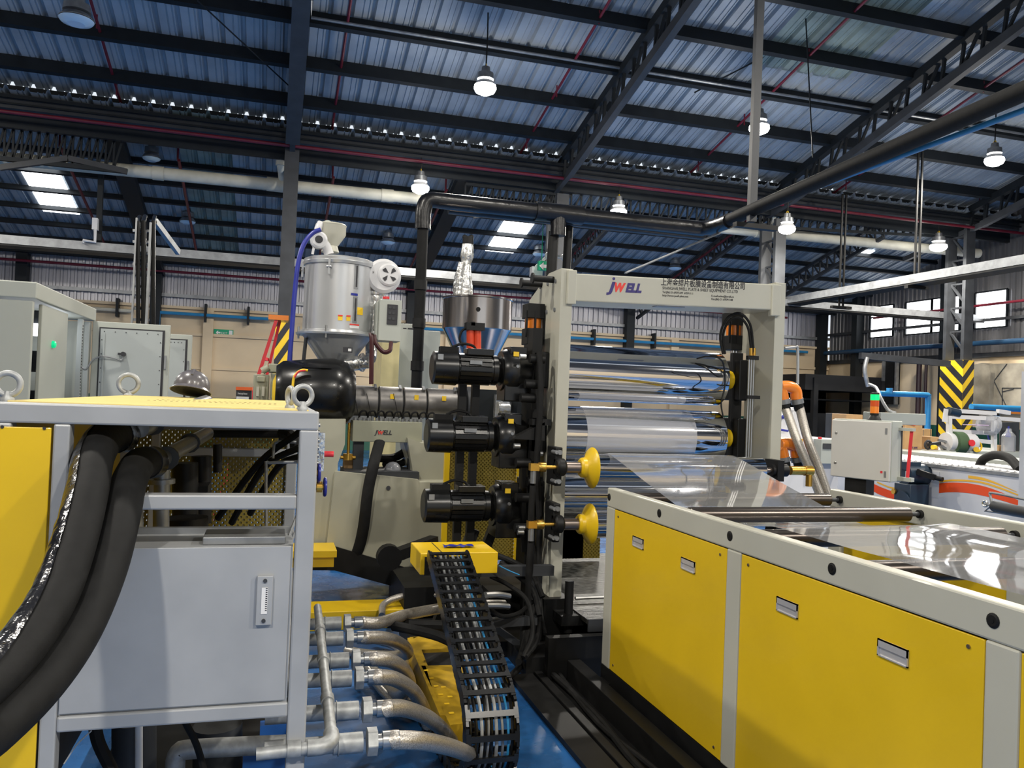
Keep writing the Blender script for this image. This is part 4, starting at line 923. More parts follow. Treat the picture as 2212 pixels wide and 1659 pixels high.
S('orange_block', MB().cyl((a.x-.03, 5.3, a.z-.06), (a.x-.03, 5.3, a.z+.02), .05), 'orange', 'small orange cylinder low behind the frame\'s left post', 'cylinder')
hh = MB()
for k in (0, 1):
    hh.tube(smooth_path([at(1562+4*k, 765, Y=5.1), at(1556+6*k, 725, Y=5.1), at(1570+3*k, 688+8*k, Y=5.05), at(1598-2*k, 677+8*k, Y=5.0), at(1620-5*k, 700+6*k, Y=4.99), at(1626-5*k, 740, Y=4.99), at(1628-5*k, 765, Y=4.99)], 5), .009, 8)
S('hydraulic_hose', hh, 'rubber', 'pair of black hoses arching over the right orange cylinder', 'hose')
st = MB()
for k in range(3): st.tube([at(1619+5*k, 765, Y=5.0), at(1619+5*k-8, 1000, Y=5.0)], .006, 8)
t = T('hydraulic_pipes', 'thin steel pipes clamped down the inside of the right post', 'pipes', at(1620, 1000, Y=5.0))
P(t, 'steel_line', st, 'brush')
q = at(1625, 858, Y=4.99); P(t, 'pipe_clamp', MB().box((q.x-.05, q.y-.02, q.z-.012), (q.x+.05, q.y+.02, q.z+.012)).box(at(1617, 768, Y=4.99), at(1634, 778, Y=5.02)), 'blackm')
P(t, 'hose_fitting', MB().cyl(at(1622, 768, Y=4.99), at(1622, 752, Y=4.99), .012).cyl(at(1629, 768, Y=4.99), at(1629, 752, Y=4.99), .012), 'brass')
sl = T('slide_block', 'black slide blocks inside the frame\'s right post', 'slide', (3.2, 5.2, 1.6))
P(sl, 'slide_plate', MB().box((3.25, 5.33, .4), (3.344, 5.36, 2.05)), 'blackm', bev=.005)
P(sl, 'sensor_cable', MB().tube(smooth_path([at(1505, 775, Y=5.0), at(1530, 770, Y=4.95), at(1560, 780, Y=4.98), at(1566, 830, Y=5.0), at(1558, 870, Y=5.0), at(1562, 900, Y=5.0)], 5), .006, 6).tube(smooth_path([at(1502, 785, Y=5.0), at(1525, 795, Y=4.96), at(1548, 812, Y=4.98), at(1562, 812, Y=5.0)], 5), .006, 6), 'black')
# plastic sheet lying on the middle roller
rows = []
for i in range(23):
    th = math.radians(128-14*i*.96); rows.append([V((1.985+.79*j/6, RY-(.195)*math.cos(th-PI/2)*1.0 if False else RY-.1955*math.cos(th), 1.425+.1955*math.sin(th))) for j in range(7)])
rows = []
for i in range(25):
    th = math.radians(95-8.2*i); rows.append([V((2.06+.83*j/6, RY-.1985*math.cos(th), 1.415+.1985*math.sin(th))) for j in range(7)])
S('plastic_sheet', MB().grid(rows), 'film_roll', 'milky plastic sheet wrapped over the middle chrome roller', 'plastic sheet')

# guide rollers with yellow cones on bearings
def guide(z, y, label, x1=3.13):
    t = T('guide_roller', label, 'roller', (2.5, y, z), 'guide rollers with yellow cones')
    P(t, 'roller_face', MB().lathe((1.93, y, z), X_, [(0, .082), (.004, .086), (x1-1.934, .086), (x1-1.93, .082)], 48), 'chrome')
    P(t, 'yellow_cone', MB().lathe((1.845, y, z), X_, [(0, .05), (.012, .062), (.035, .064), (.055, .09), (.07, .12), (.082, .128), (.088, .126)], 36), 'yellow', label='flared yellow hub')
    P(t, 'shaft', MB().cyl((1.735, y, z), (1.85, y, z), .036).cyl((x1, y, z), (x1+.14, y, z), .018), 'bronze')
    P(t, 'bearing', MB().box((1.70, y+.04, z-.12), (1.745, FY, z+.12)).lathe((1.69, y, z), X_, [(0, .042), (.01, .055), (.05, .055), (.06, .042)], 20).box((1.70, y-.03, z-.05), (1.74, y+.08, z+.05)), 'blackm', bev=.006)
    for s in (-1, 1): P(t, 'bearing_bolt', MB().cyl((1.70, y+.02, z+s*.09), (1.70, y+.1, z+s*.09), .012, n=8).cyl((1.72, y+.015, z+s*.09), (1.72, y+.05, z+s*.09), .016, n=6, smooth=False), 'galv')
    P(t, 'rotary_joint', MB().cyl((1.615, y, z), (1.69, y, z), .012).lathe((1.575, y, z), X_, [(0, .026), (.01, .030), (.045, .030), (.05, .02)], 18).box((1.52, y-.022, z-.022), (1.575, y+.022, z+.022)), 'brass', label='brass rotary joint')
    P(t, 'joint_fitting', MB().cyl((1.545, y, z-.02), (1.545, y, z-.10), .018), 'galv')
    P(t, 'far_bearing', MB().box((x1+.10, y-.05, z-.07), (x1+.15, y+.1, z+.07)).cyl((x1+.08, y, z), (x1+.2, y, z), .042), 'blackm')
    return t
g1 = guide(1.235, 4.74, 'upper guide roller with yellow cone, clear film leaving over it'); g2 = guide(.885, 4.74, 'lower guide roller with yellow cone beside the table frame')
for z in (1.12, .77):
    S('water_hose', MB().tube(smooth_path([(1.545, 4.74, z), (1.54, 4.74, z-.2), (1.56, 4.78, z-.5), (1.54, 4.80, .25), (1.50, 4.7, .06), (1.35, 4.5, .03)], 6), .02, 10), 'rubber', 'black water hose dropping from the %s brass joint' % ('upper' if z > 1 else 'lower'), 'hose')
# outlet joints on the right
q = at(1722, 1007, Y=4.74)
S('rotary_joint', MB().cyl((3.36, 4.74, 1.235), (3.47, 4.74, 1.235), .03).cyl((3.47, 4.74, 1.235), (3.53, 4.74, 1.235), .034).cyl((3.51, 4.74, 1.235), (3.51, 4.74, 1.13), .022), 'brass', 'brass rotary joint at the right end of the guide roller', 'joint')
for py, l in ((840, 'upper orange elbow with two braided hoses right of the frame'), (965, 'lower orange elbow pair right of the frame')):
    t = T('orange_elbow', l, 'pipe elbow', at(1700, py, Y=5.1)); A_ = lambda x, y: at(x, y, Y=5.1)
    P(t, 'elbow', MB().tube(smooth_path([A_(1685, py-5), A_(1704, py-5), A_(1718, py+3), A_(1721, py+22)], 5), .042, 14), 'orange')
    P(t, 'elbow', MB().tube(smooth_path([A_(1685, py), A_(1690, py+5), A_(1694, py+24)], 5), .036, 14), 'orange')
    P(t, 'clamp', MB().cyl(A_(1721, py+22), A_(1723, py+32), .046).cyl(A_(1694, py+22), A_(1696, py+32), .042), 'galv')
    P(t, 'hose_fitting', MB().cyl(A_(1723, py+30), A_(1727, py+46), .036).cyl(A_(1696, py+30), A_(1698, py+46), .034), 'blackm')
S('braided_hose', MB().tube(smooth_path([at(1727, 880, Y=5.1), at(1745, 950, Y=5.0), at(1768, 1010, Y=4.95), at(1790, 1075, Y=4.9)], 6), .032, 12), 'braid', 'right one of two braided hoses hanging from the orange elbow', 'hose', 'braided steel hoses')
S('braided_hose', MB().tube(smooth_path([at(1697, 882, Y=5.1), at(1725, 960, Y=5.0), at(1752, 1020, Y=4.95), at(1775, 1078, Y=4.9)], 6), .032, 12), 'braid', 'left one of two braided hoses hanging from the orange elbow', 'hose', 'braided steel hoses')
S('bent_pipe', MB().tube(smooth_path([at(1695, 752, Y=6.5), at(1716, 750, Y=6.5), at(1723, 755, Y=6.5), at(1723, 830, Y=6.5)], 4), .014, 8), 'brush', 'thin bent steel pipe standing right of the frame', 'pipe')

# walkway, base and far guards seen through the frame
wk = T('walkway', 'chequered steel walkway under the rollers', 'walkway', (2.6, 5.4, .2))
P(wk, 'tread_plate', MB().box((1.88, 4.6, .30), (3.3, 6.6, .33)), mat('chequer_plate', (.045, .045, .04), .4, metal=.5, var=.7, scale=22, bump=.6, det=1), bev=.003)
P(wk, 'nosing', MB().box((1.88, 4.585, .26), (3.3, 4.6, .335)), 'steel_grey')
P(wk, 'step_rod', MB().tube([(1.95, 5.0, .36), (2.6, 5.02, .36)], .012, 8), 'brush')
P(wk, 'under_frame', MB().box((1.6, 4.5, .02), (3.4, 4.56, .26)).box((1.5, 5.5, .05), (3.5, 5.7, .30)), 'blackm')
gp = T('guard_panel', 'yellow perforated guards behind the lower rollers', 'guard', (2.4, 6.3, .4))
for x0 in (1.35, 1.95, 2.1): P(gp, 'perforated_panel', MB().box((x0, 6.3, .35), (x0+.56, 6.31, 1.35 if x0 < 1.9 else .85)), 'perf')
P(gp, 'panel_post', MB().bar((1.33, 6.28, .3), (1.33, 6.28, 1.4), .04).bar((1.93, 6.28, .3), (1.93, 6.28, 1.4), .04), 'yellow')

# three drive motors with gearboxes
def motor(zc, y, x0, label):
    t = T('drive_motor', label, 'motor', (x0+.3, y, zc-.12), 'roller drive motors')
    P(t, 'fan_cowl', MB().lathe((x0, y, zc), X_, [(0, .085), (.01, .108), (.16, .112), (.165, .105)], 30), 'black')
    P(t, 'body', MB().cyl((x0+.16, y, zc), (x0+.40, y, zc), .092, n=24), 'black')
    b = MB()
    for i in range(20):
        th = 2*PI*i/20; n_ = V((0, math.cos(th), math.sin(th))); c = V((x0+.28, y, zc))+n_*.1; b.bar(c-X_*.105, c+X_*.105, .006, .022, up=n_) if False else b.bar(c-X_*.105, c+X_*.105, .005, .024, up=n_.cross(X_))
    P(t, 'cooling_fins', b, 'black', kind='stuff')
    P(t, 'terminal_box', MB().box((x0+.22, y-.06, zc+.09), (x0+.40, y+.06, zc+.135)), 'black', bev=.006)
    P(t, 'connector', MB().box((x0+.05, y-.03, zc+.1), (x0+.17, y+.04, zc+.14)).tube(smooth_path([(x0+.13, y, zc+.14), (x0+.2, y, zc+.165), (x0+.27, y, zc+.155), (x0+.29, y, zc+.13)], 4), .009, 7), 'rubber')
    P(t, 'flange', MB().lathe((x0+.40, y, zc), X_, [(0, .1), (.03, .1), (.05, .08), (.07, .125)], 24), 'black')
    P(t, 'gearbox', MB().lathe((x0+.46, y, zc), X_, [(0, .13), (.03, .145), (.10, .145), (.12, .13), (.19, .12)], 26).box((x0+.47, y-.10, zc-.2), (x0+.66, y+.1, zc-.05)).box((x0+.5, y-.09, zc+.08), (x0+.62, y+.09, zc+.16)), 'black', bev=.006)
    P(t, 'output_shaft', MB().cyl((x0+.64, y, zc), (1.72, y, zc), .05), 'blackm')
    P(t, 'lug_bolt', MB().cyl((x0+.54, y-.148, zc+.03), (x0+.54, y-.14, zc+.03), .01), 'galv')
    P(t, 'type_plate', MB().box((x0+.23, y-.105, zc+.03), (x0+.31, y-.112, zc+.055)).box((x0+.02, y-.102, zc+.05), (x0+.055, y-.107, zc+.085)), 'tray')
    P(t, 'sticker', MB().box((x0+.52, y-.105, zc+.095), (x0+.555, y-.115, zc+.125)), 'label_y')
    return t
YM = 5.22
motor(at(1000, 797, Y=YM).z, YM, at(932, 797, Y=YM).x, 'top black drive motor in front of the steel hopper')
motor(at(1000, 942, Y=YM).z, YM, at(920, 942, Y=YM).x, 'middle black drive motor beside the cream bracket')
motor(at(1000, 1092, Y=YM).z, YM, at(913, 1092, Y=YM).x, 'bottom black drive motor above the yellow box')
lg = T('linkage', 'black linkage plates and chains between the motors and the frame', 'linkage', (1.65, 5.2, .5))
P(lg, 'mount_plate', MB().box((1.63, 5.12, .45), (1.70, 5.32, 2.12)), 'blackm', bev=.004)
P(lg, 'bracket', MB().prism([at(1106, 948, Y=5.0), at(1177, 912, Y=5.0), at(1177, 952, Y=5.0)], (0, .08, 0)).box(at(1150, 905, Y=5.0), at(1180, 918, Y=5.1)), 'blackm')
b = MB()
for px, py in ((1160, 775), (1150, 830), (1140, 860), (1130, 1000), (1155, 1040), (1130, 1075), (1128, 1140)): c = at(px, py, Y=5.05); b.cyl(c-X_*.05, c+X_*.05, .03).bar(c, c+V((.03, .05, -.16)), .03)
P(lg, 'link_arm', b, 'blackm')
b = MB()
for px, py in ((1123, 770), (1110, 963), (1120, 1140), (1159, 980), (1118, 1150)): c = at(px, py, Y=5.0); b.cyl(c, c+X_*.04, .017)
P(lg, 'bright_nut', b, 'brush')
P(lg, 'drive_hose', MB().tube(smooth_path([at(1165, 760, Y=5.02), at(1168, 860, Y=4.98), at(1160, 1000, Y=4.98), at(1165, 1150, Y=4.96), at(1155, 1290, Y=4.9), at(1130, 1400, Y=4.7), at(1120, 1430, Y=4.5)], 5), .02, 9).tube(smooth_path([at(1150, 1050, Y=5.02), at(1152, 1180, Y=4.96), at(1165, 1290, Y=4.9), at(1160, 1380, Y=4.7), at(1135, 1420, Y=4.5)], 5), .016, 9).tube(smooth_path([at(1080, 1215, Y=5.0), at(1120, 1225, Y=5.0), at(1160, 1260, Y=4.95), at(1170, 1330, Y=4.85), at(1178, 1370, Y=4.7)], 5), .012, 9), 'rubber')
P(lg, 'support_stand', MB().bar((1.22, 5.35, .05), (1.22, 5.35, 1.9), .05).bar((1.31, 5.35, .05), (1.31, 5.35, 1.9), .05).bar((1.1, 5.4, .05), (1.35, 5.4, .75), .07).bar((1.25, 5.45, .05), (1.5, 5.45, .75), .06), 'blackm')
P(lg, 'base_channel', MB().box((.9, 5.0, .0), (1.75, 5.6, .1)), 'blackm')

# ---------------- extruder ----------------
YE = 6.9
E_ = lambda x, y, dy=0: at(x, y, Y=YE+dy)
e = T('extruder', 'extruder with dull steel barrel on cream base', 'extruder', (.6, YE, 0))
ba, bb = E_(760, 868), E_(980, 872); zc = (ba.z+bb.z)/2
xq = [E_(x, 870).x for x in (740, 815, 868, 918, 985)]
P(e, 'barrel_core', MB().cyl((xq[0]-.1, YE, zc), (E_(1060, 870).x, YE, zc), .105, n=20), 'steel_grey')
for k in range(4):
    P(e, 'barrel_heater', MB().lathe((xq[k]+.006, YE, zc), X_, [(0, .125), (.006, .132), (xq[k+1]-xq[k]-.018, .132), (xq[k+1]-xq[k]-.012, .125)], 30), 'barrel')
    P(e, 'heater_clamp', MB().box((xq[k]+.02, YE-.06, zc-.19), (xq[k+1]-.03, YE+.06, zc-.12)).bar((xq[k+1]-.03, YE-.1, zc+.11), (xq[k+1]-.03, YE-.05, zc+.14), .02), 'galv')
    if k: P(e, 'warning_sticker', MB().box(((xq[k]+xq[k+1])/2-.015, YE-.128, zc+.03), ((xq[k]+xq[k+1])/2+.02, YE-.136, zc+.07)), 'label_y')
x1 = E_(985, 870).x
P(e, 'barrel_flange', MB().lathe((x1, YE, zc), X_, [(0, .15), (.05, .155), (.055, .12), (.07, .12), (.075, .16), (.13, .16), (.135, .1), (.3, .1)], 28), 'steel_grey')
P(e, 'screen_changer', MB().box((x1+.16, YE-.14, zc-.14), (x1+.34, YE+.14, zc+.14)).cyl((x1+.34, YE-.1, zc), (x1+.46, YE-.1, zc), .05).box((x1+.48, YE-.25, zc-.16), (x1+.7, YE+.1, zc+.1)), 'steel')
P(e, 'adapter', MB().cyl((x1+.32, YE-.2, zc-.02), (x1+.42, YE-.2, zc-.02), .06).box((x1+.3, YE-.2, zc-.1), (x1+.36, YE+.02, zc+.1)), 'foil')
zt2 = E_(800, 905, -.2).z
# heater terminal box under the barrel, with lettering
bx = [E_(x, 930, -.25).x for x in (762, 897, 912)]; bz = E_(820, 910, -.25).z, E_(820, 955, -.25).z
P(e, 'terminal_trough', MB().box((bx[0], YE-.25, bz[1]), (bx[2], YE-.02, bz[0])), 'beige_dark', bev=.004, label='grey-green trough with red and black logo')
tro = [c for c in e.children if c.name.startswith('terminal_trough')][0]
a = E_(809, 938, -.253); P(tro, 'lettering', text_mb('JWELL', .075, face_y(a.x, YE-.2515, a.z), fit=.14, shear=.2, bold=.002), 'ink'); 
P(tro, 'lettering', text_mb('W', .075, face_y(a.x+.028, YE-.2535, a.z), fit=.045, shear=.2, bold=.003), 'pred')
b = MB()
for i in range(16): c = V((bx[0]+.02+i*(bx[2]-bx[0]-.04)/15, YE-.2, bz[0])); b.cyl(c, c+Z_*.025, .012, n=8)
P(e, 'cable_gland', b, 'galv', kind='stuff')
b = MB()
for i in range(9): c = V((bx[0]+.05+i*.07, YE-.2, bz[0]+.02)); b.tube(smooth_path([c, c+V((.01, -.02, .05)), c+V((.05, -.01, .06)), c+V((.07, .02, .02))], 3), .008, 6)
for px in (765, 792, 850): b.tube([E_(px, 850, -.14), E_(px+12, 908, -.2)], .003, 5)
P(e, 'heater_cable', b, 'rubber', kind='stuff')
# base castings
yb_ = YE-.3
def bpoly(pts, y0, dep): return MB().prism([at(x, y, Y=y0) for x, y in pts], (0, dep, 0))
P(e, 'gearbox_stand', bpoly([(655, 905), (747, 905), (745, 960), (730, 1000), (722, 1190), (655, 1190)], yb_-.1, .7), 'beige_mid', bev=.006)
P(e, 'front_stand', bpoly([(724, 1018), (905, 1036), (905, 1250), (700, 1225)], yb_-.15, .06).box(at(905, 1040, Y=yb_-.15), V((E_(1000, 1100).x, yb_+.5, at(905, 1215, Y=yb_-.15).z))), 'beige_mid', bev=.006)
P(e, 'upper_stand', bpoly([(880, 945), (985, 985), (1010, 1010), (1010, 1200), (905, 1240), (892, 1020)], yb_, .5).box(at(892, 955, Y=yb_+.02), at(918, 1035, Y=yb_+.3)), 'beige_mid', bev=.006)
P(e, 'stand_leg', MB().box(at(765, 950, Y=yb_+.1), at(781, 1020, Y=yb_+.2)).box(at(885, 955, Y=yb_+.1), at(893, 1020, Y=yb_+.2)), 'steel_grey')
P(e, 'plinth', bpoly([(650, 1185), (722, 1180), (905, 1235), (1010, 1215), (1010, 1262), (905, 1282), (722, 1232), (650, 1232)], yb_-.17, .7), 'blackm')
P(e, 'stand_hole', MB().cyl(at(839, 1054, Y=yb_-.165), at(839, 1054, Y=yb_-.14), .017), 'ink')
P(e, 'stand_shelf', MB().box(at(745, 1018, Y=yb_-.1), at(905, 1036, Y=yb_-.1)+Y_*.45), 'steel_grey')
P(e, 'base_frame', MB().box((.95, 5.75, 0), (1.95, 6.5, .28)), 'blackm')
# main black motor
mz = E_(700, 848).z; mx0, mx1 = E_(622, 850).x, E_(766, 850).x
P(e, 'main_motor', MB().lathe((mx0-.1, YE-.15, mz), X_, [(0, .2), (.05, .24), (.3, .27), (.45, .28), (mx1-mx0-.05, .27), (mx1-mx0+.02, .25), (mx1-mx0+.08, .18)], 36), 'black', label='bulky gloss black gearbox housing')
P(e, 'motor_box', MB().box(E_(652, 795, -.35), E_(712, 820, -.1)).box(E_(652, 793, -.36), E_(712, 798, -.1)), 'black', bev=.006)
P(e, 'motor_cable', MB().tube(smooth_path([E_(632, 835, -.4), E_(636, 812, -.4), E_(650, 800, -.4), E_(665, 800, -.4)], 4), .010, 7), 'label_y').name
P(e, 'motor_cable', MB().tube(smooth_path([E_(636, 815, -.42), E_(645, 803, -.42), E_(660, 800, -.42)], 4), .007, 7), 'redb')
P(e, 'fan_housing', MB().lathe((E_(588, 850).x, YE-.1, E_(600, 850).z), X_, [(0, .1), (.02, .15), (.15, .16)], 24), 'yellow')
P(e, 'feed_drive', MB().box(E_(548, 808, .1), E_(580, 865, .4)).box(E_(580, 785, .1), E_(640, 808, .4)).box(E_(585, 806, .1), E_(632, 862, .4)).cyl(E_(566, 802, .1), E_(580, 793, .1), .03).box(E_(555, 812, .08), E_(573, 826, .1)), 'beige_dark', bev=.008)
P(e, 'drive_recess', MB().box(E_(590, 818, .085), E_(606, 834, .1)).box(E_(611, 818, .085), E_(628, 834, .1)).box(E_(554, 835, .085), E_(559, 856, .1)).box(E_(566, 835, .085), E_(571, 856, .1)), 'beige')
P(e, 'power_cable', MB().tube(smooth_path([E_(820, 955, -.3), E_(808, 1000, -.5), E_(795, 1060, -.52), E_(785, 1140, -.5), E_(772, 1190, -.45), E_(748, 1215, -.4)], 6), .045, 12, flat=.6), 'rubber', label='thick black cable bundle')
P(e, 'rear_cable', MB().tube(smooth_path([E_(900, 955, .2), E_(860, 985, .1), E_(825, 990, 0), E_(805, 985, 0)], 5), .035, 9).tube(smooth_path([E_(905, 965, .2), E_(870, 1000, .1), E_(830, 1002, 0)], 5), .03, 9), 'rubber')
# things lying on the stand shelf
c = at(848, 1020, Y=yb_+.05); S('plastic_bag', MB().ball(c+Z_*.02, .07, 14, (1, .8, .95)), 'bag', 'clear plastic bag on the shelf of the extruder stand', 'bag')
c = at(865, 1032, Y=yb_-.08); S('paper_scraps', MB().grid([[c+V((-.06+.02*i, .03*j, .012+.012*abs(math.sin(i*2+j)))) for i in range(11)] for j in range(3)], False), 'label_w', 'crumpled white paper scraps beside the clear bag', 'paper')
c = at(758, 1005, Y=yb_+.2); S('small_carton', MB().box(c-V((.06, .05, .05)), c+V((.08, .08, .06))), 'card', 'small brown carton on the extruder stand', 'box')
c = at(752, 980, Y=yb_+.1); S('brass_valve', MB().cyl(c-Z_*.05, c+Z_*.25, .012).cyl(c-Z_*.05, c, .04).cyl(c-X_*.06-Z_*.03, c+X_*.06-Z_*.03, .015), 'brass', 'brass valve behind the temperature unit', 'valve')
c = at(853, 1200, Y=6.0); S('castor_foot', MB().cyl(c-X_*.05-Y_*.1, c-X_*.05+Y_*.0, .09, n=18).bar(c, c+V((.35, .3, .05)), .08, .08), 'blackm', 'dark round machine foot left of the yellow box', 'foot')
S('floor_hose', MB().tube(smooth_path([at(715, 1215, Z=.03), at(770, 1212, Z=.03), at(782, 1218, Z=.03), at(750, 1224, Z=.03), at(715, 1222, Z=.03)], 5), .022, 8), 'rubber', 'looped black hose beside the short yellow box', 'hose')
S('floor_channel', MB().prism([at(760, 1215, Z=0), at(905, 1262, Z=0), at(905, 1242, Z=0), at(780, 1200, Z=0)], (0, 0, .08)).bar(at(800, 1222, Z=.05), at(925, 1255, Z=.05), .06), 'steel', 'dark skid beam on the floor under the extruder', 'beam')

# ---------------- hopper dryer ----------------
YD = 7.0
D_ = lambda x, y, dy=0: at(x, y, Y=YD+dy)
xc = (D_(656, 640).x+D_(805, 640).x)/2; R_ = (D_(805, 640).x-D_(656, 640).x)/2
zz = {k: D_(728, v).z for k, v in dict(top=556, rim=570, bot=712, fl=720, cone=800, lidtop=540).items()}
d = T('hopper_dryer', 'pale silver hopper dryer standing above the extruder', 'dryer', (xc, YD, zz['cone']))
O = V((xc, YD, 0))
P(d, 'drum', MB().cyl(O+Z_*zz['fl'], O+Z_*(zz['rim']-.02), R_, n=56), 'dryer', label='pale metallic drum')
drum = [c_ for c_ in d.children if c_.name.startswith('drum')][0]
P(d, 'lid', MB().lathe(O+Z_*(zz['rim']-.03), Z_, [(0, R_+.012), (.022, R_+.018), (.03, R_+.008), (.05, R_+.01), (.062, R_-.02), (.085, R_*.5), (.09, .02)], 48), 'dryer')
P(d, 'drum_flange', MB().lathe(O+Z_*(zz['fl']-.03), Z_, [(0, R_), (.003, R_+.05), (.018, R_+.055), (.024, R_+.02), (.04, R_+.018), (.045, R_)], 48), 'dryer')
P(d, 'cone', MB().lathe(O+Z_*zz['cone'], Z_, [(0, .085), (zz['fl']-.03-zz['cone'], R_)], 44), 'silver', label='grey discharge cone')
P(d, 'discharge_plate', MB().box(O+V((-.12, -.12, zz['cone']-.03)), O+V((.14, .12, zz['cone']))).box(O+V((-.09, -.09, zz['cone']-.14)), O+V((.09, .09, zz['cone']-.03))), 'galv')
def on_drum(px, py, wpx, hpx, name, m_, lift=.003, par=drum):
    """small curved plate lying on the drum's surface"""
    u0 = D_(px, py, -R_).x; th0 = math.asin(max(-.98, min(.98, (D_(px, py, -R_*.8).x-xc)/R_))); th1 = math.asin(max(-.98, min(.98, (D_(px+wpx, py, -R_*.8).x-xc)/R_)))
    z1, z0 = D_(px, py, -R_*.8).z, D_(px, py+hpx, -R_*.8).z; rows = []
    for rr in (R_+lift,):
        rows = [[O+V((rr*math.sin(th0+(th1-th0)*i/4), -rr*math.cos(th0+(th1-th0)*i/4), z)) for i in range(5)] for z in (z1, z0)]
    m2 = MB().grid(rows); inner = [[p_+V((-math.sin(0)*0, .004, 0)) for p_ in r] for r in rows]
    P(par, name, m2, m_)
for px, py, w_, h_, nm, m_ in ((766, 571, 9, 54, 'sight_frame', 'galv'), (769, 575, 3, 46, 'sight_glass', 'ink'), (763, 641, 9, 57, 'sight_frame', 'galv'), (766, 645, 3, 49, 'sight_glass', 'ink'),
    (757, 634, 15, 5, 'maker_label', 'blueh'), (771, 664, 13, 16, 'caution_label', 'label_y'), (729, 681, 10, 12, 'caution_label', 'label_y'), (747, 682, 9, 12, 'caution_label', 'label_y'), (754, 700, 21, 9, 'notice_label', 'label_w')):
    on_drum(px, py, w_, h_, nm, m_, .003 if 'glass' not in nm else .006)
on_drum(754, 700, 21, 3, 'notice_band', 'pred', .005); on_drum(729, 681, 10, 3, 'label_band', 'pred', .005); on_drum(747, 682, 9, 3, 'label_band', 'pred', .005)
q = D_(741, 753, -.28); P(d, 'type_plate', MB().box(q+V((0, -.01, -.03)), q+V((.075, .0, .012))), 'ink'); P(d, 'type_label', MB().box(q+V((.04, -.013, -.02)), q+V((.066, -.009, .002))), 'label_w')
for th in (-95, -20, 62):
    a_ = math.radians(th); n_ = V((math.sin(a_), -math.cos(a_), 0)); c = O+n_*(R_+.018)
    P(d, 'lid_latch', MB().bar(c+Z_*(zz['rim']+.0), c+Z_*(zz['rim']-.13), .018, .012).cyl(c+Z_*(zz['rim']-.07)-n_.cross(Z_)*.02, c+Z_*(zz['rim']-.07)+n_.cross(Z_)*.02, .01), 'brush')
    P(d, 'flange_bolt', MB().cyl(O+n_*(R_+.03)+Z_*(zz['fl']-.06), O+n_*(R_+.03)+Z_*(zz['fl']+.04), .009), 'brush')
# blower, duct and control box
bw = D_(833, 598, -.1)
P(d, 'blower', MB().lathe(bw+V((-.02, .1, 0)), -Y_, [(0, .11), (.02, .14), (.14, .145), (.16, .12)], 32).box(bw+V((-.14, .0, -.12)), bw+V((-.03, .08, .0))), 'white', label='white blower with round finned intake')
fan = MB().lathe(bw+V((.02, -.06, .01)), -Y_, [(0, .09), (.012, .095), (.02, .08)], 28)
P(d, 'intake_cover', fan, 'white')
fb = MB()
for k in range(4):
    a_ = k*PI/2+.5; c = bw+V((.02, -.083, .01)); u = V((math.cos(a_), 0, math.sin(a_))); vv = V((-math.sin(a_), 0, math.cos(a_)))
    fb.prism([c+u*.015, c+u*.065+vv*.002, c+u*.06+vv*.035, c+u*.04+vv*.03], (0, .003, 0))
P(d, 'intake_slot', fb, 'ink')
px_ = D_(810, 640).x
P(d, 'air_duct', MB().cyl((px_, YD-.05, D_(810, 632).z), (px_, YD-.05, D_(810, 722).z), .055).cyl((px_, YD-.05, D_(810, 632).z), (px_, YD-.05, D_(810, 638).z), .075).tube(smooth_path([D_(800, 722, .1), D_(802, 760, .1), D_(800, 775, 0)], 4), .05, 12), 'foil')
P(d, 'outlet_pipe', MB().tube([D_(745, 786, -.1), D_(775, 784, -.12)], .062, 16).cyl(D_(775, 784, -.12), D_(797, 783, -.14), .05).lathe(D_(780, 783, -.1), (D_(800, 783, -.14)-D_(780, 783, -.1)), [(0, .075), (.015, .08), (.02, .05)], 20), 'foil')
P(d, 'clip', MB().torus(D_(781, 781, -.24), V((.3, -1, 0)), .025, .007, 16, 6), 'brush')
c0, c1_ = D_(821, 646, -.35), D_(865, 738, -.35)
P(d, 'control_box', MB().box((c0.x, YD-.35, c1_.z), (c1_.x, YD-.12, c0.z)).box((c0.x-.0, YD-.30, c1_.z+.01), (D_(807, 700, -.1).x, YD-.1, c0.z-.01)), 'cabinet', bev=.004, label='grey control box with dark panel')
cbx = [c_ for c_ in d.children if c_.name.startswith('control_box')][0]
q0, q1 = D_(837, 657, -.355), D_(858, 702, -.355)
P(cbx, 'display', MB().box((q0.x, YD-.356, q1.z), (q1.x, YD-.350, q0.z)), 'ink', bev=.002)
b = MB()
for i in range(2):
    for j in range(3): b.box((q0.x+.012+.03*i, YD-.359, q0.z-.035-.045*j), (q0.x+.032+.03*i, YD-.355, q0.z-.015-.045*j))
P(cbx, 'button', b, 'steel_grey'); P(cbx, 'red_beacon', MB().cyl(D_(834, 646, -.25), D_(834, 641, -.25), .028), 'redb')
P(cbx, 'box_feet', MB().cyl(D_(806, 720, -.4), D_(806, 715, -.4), .015), 'brush')
P(d, 'cable', MB().tube(smooth_path([D_(801, 720, -.38), D_(803, 740, -.4), D_(802, 830, -.4)], 4), .018, 8).tube(smooth_path([D_(808, 724, -.38), D_(812, 742, -.4), D_(828, 760, -.4), D_(842, 757, -.4), D_(845, 740, -.35)], 5), .018, 8), mat('maroon_cable', (.05, .01, .012), .4))
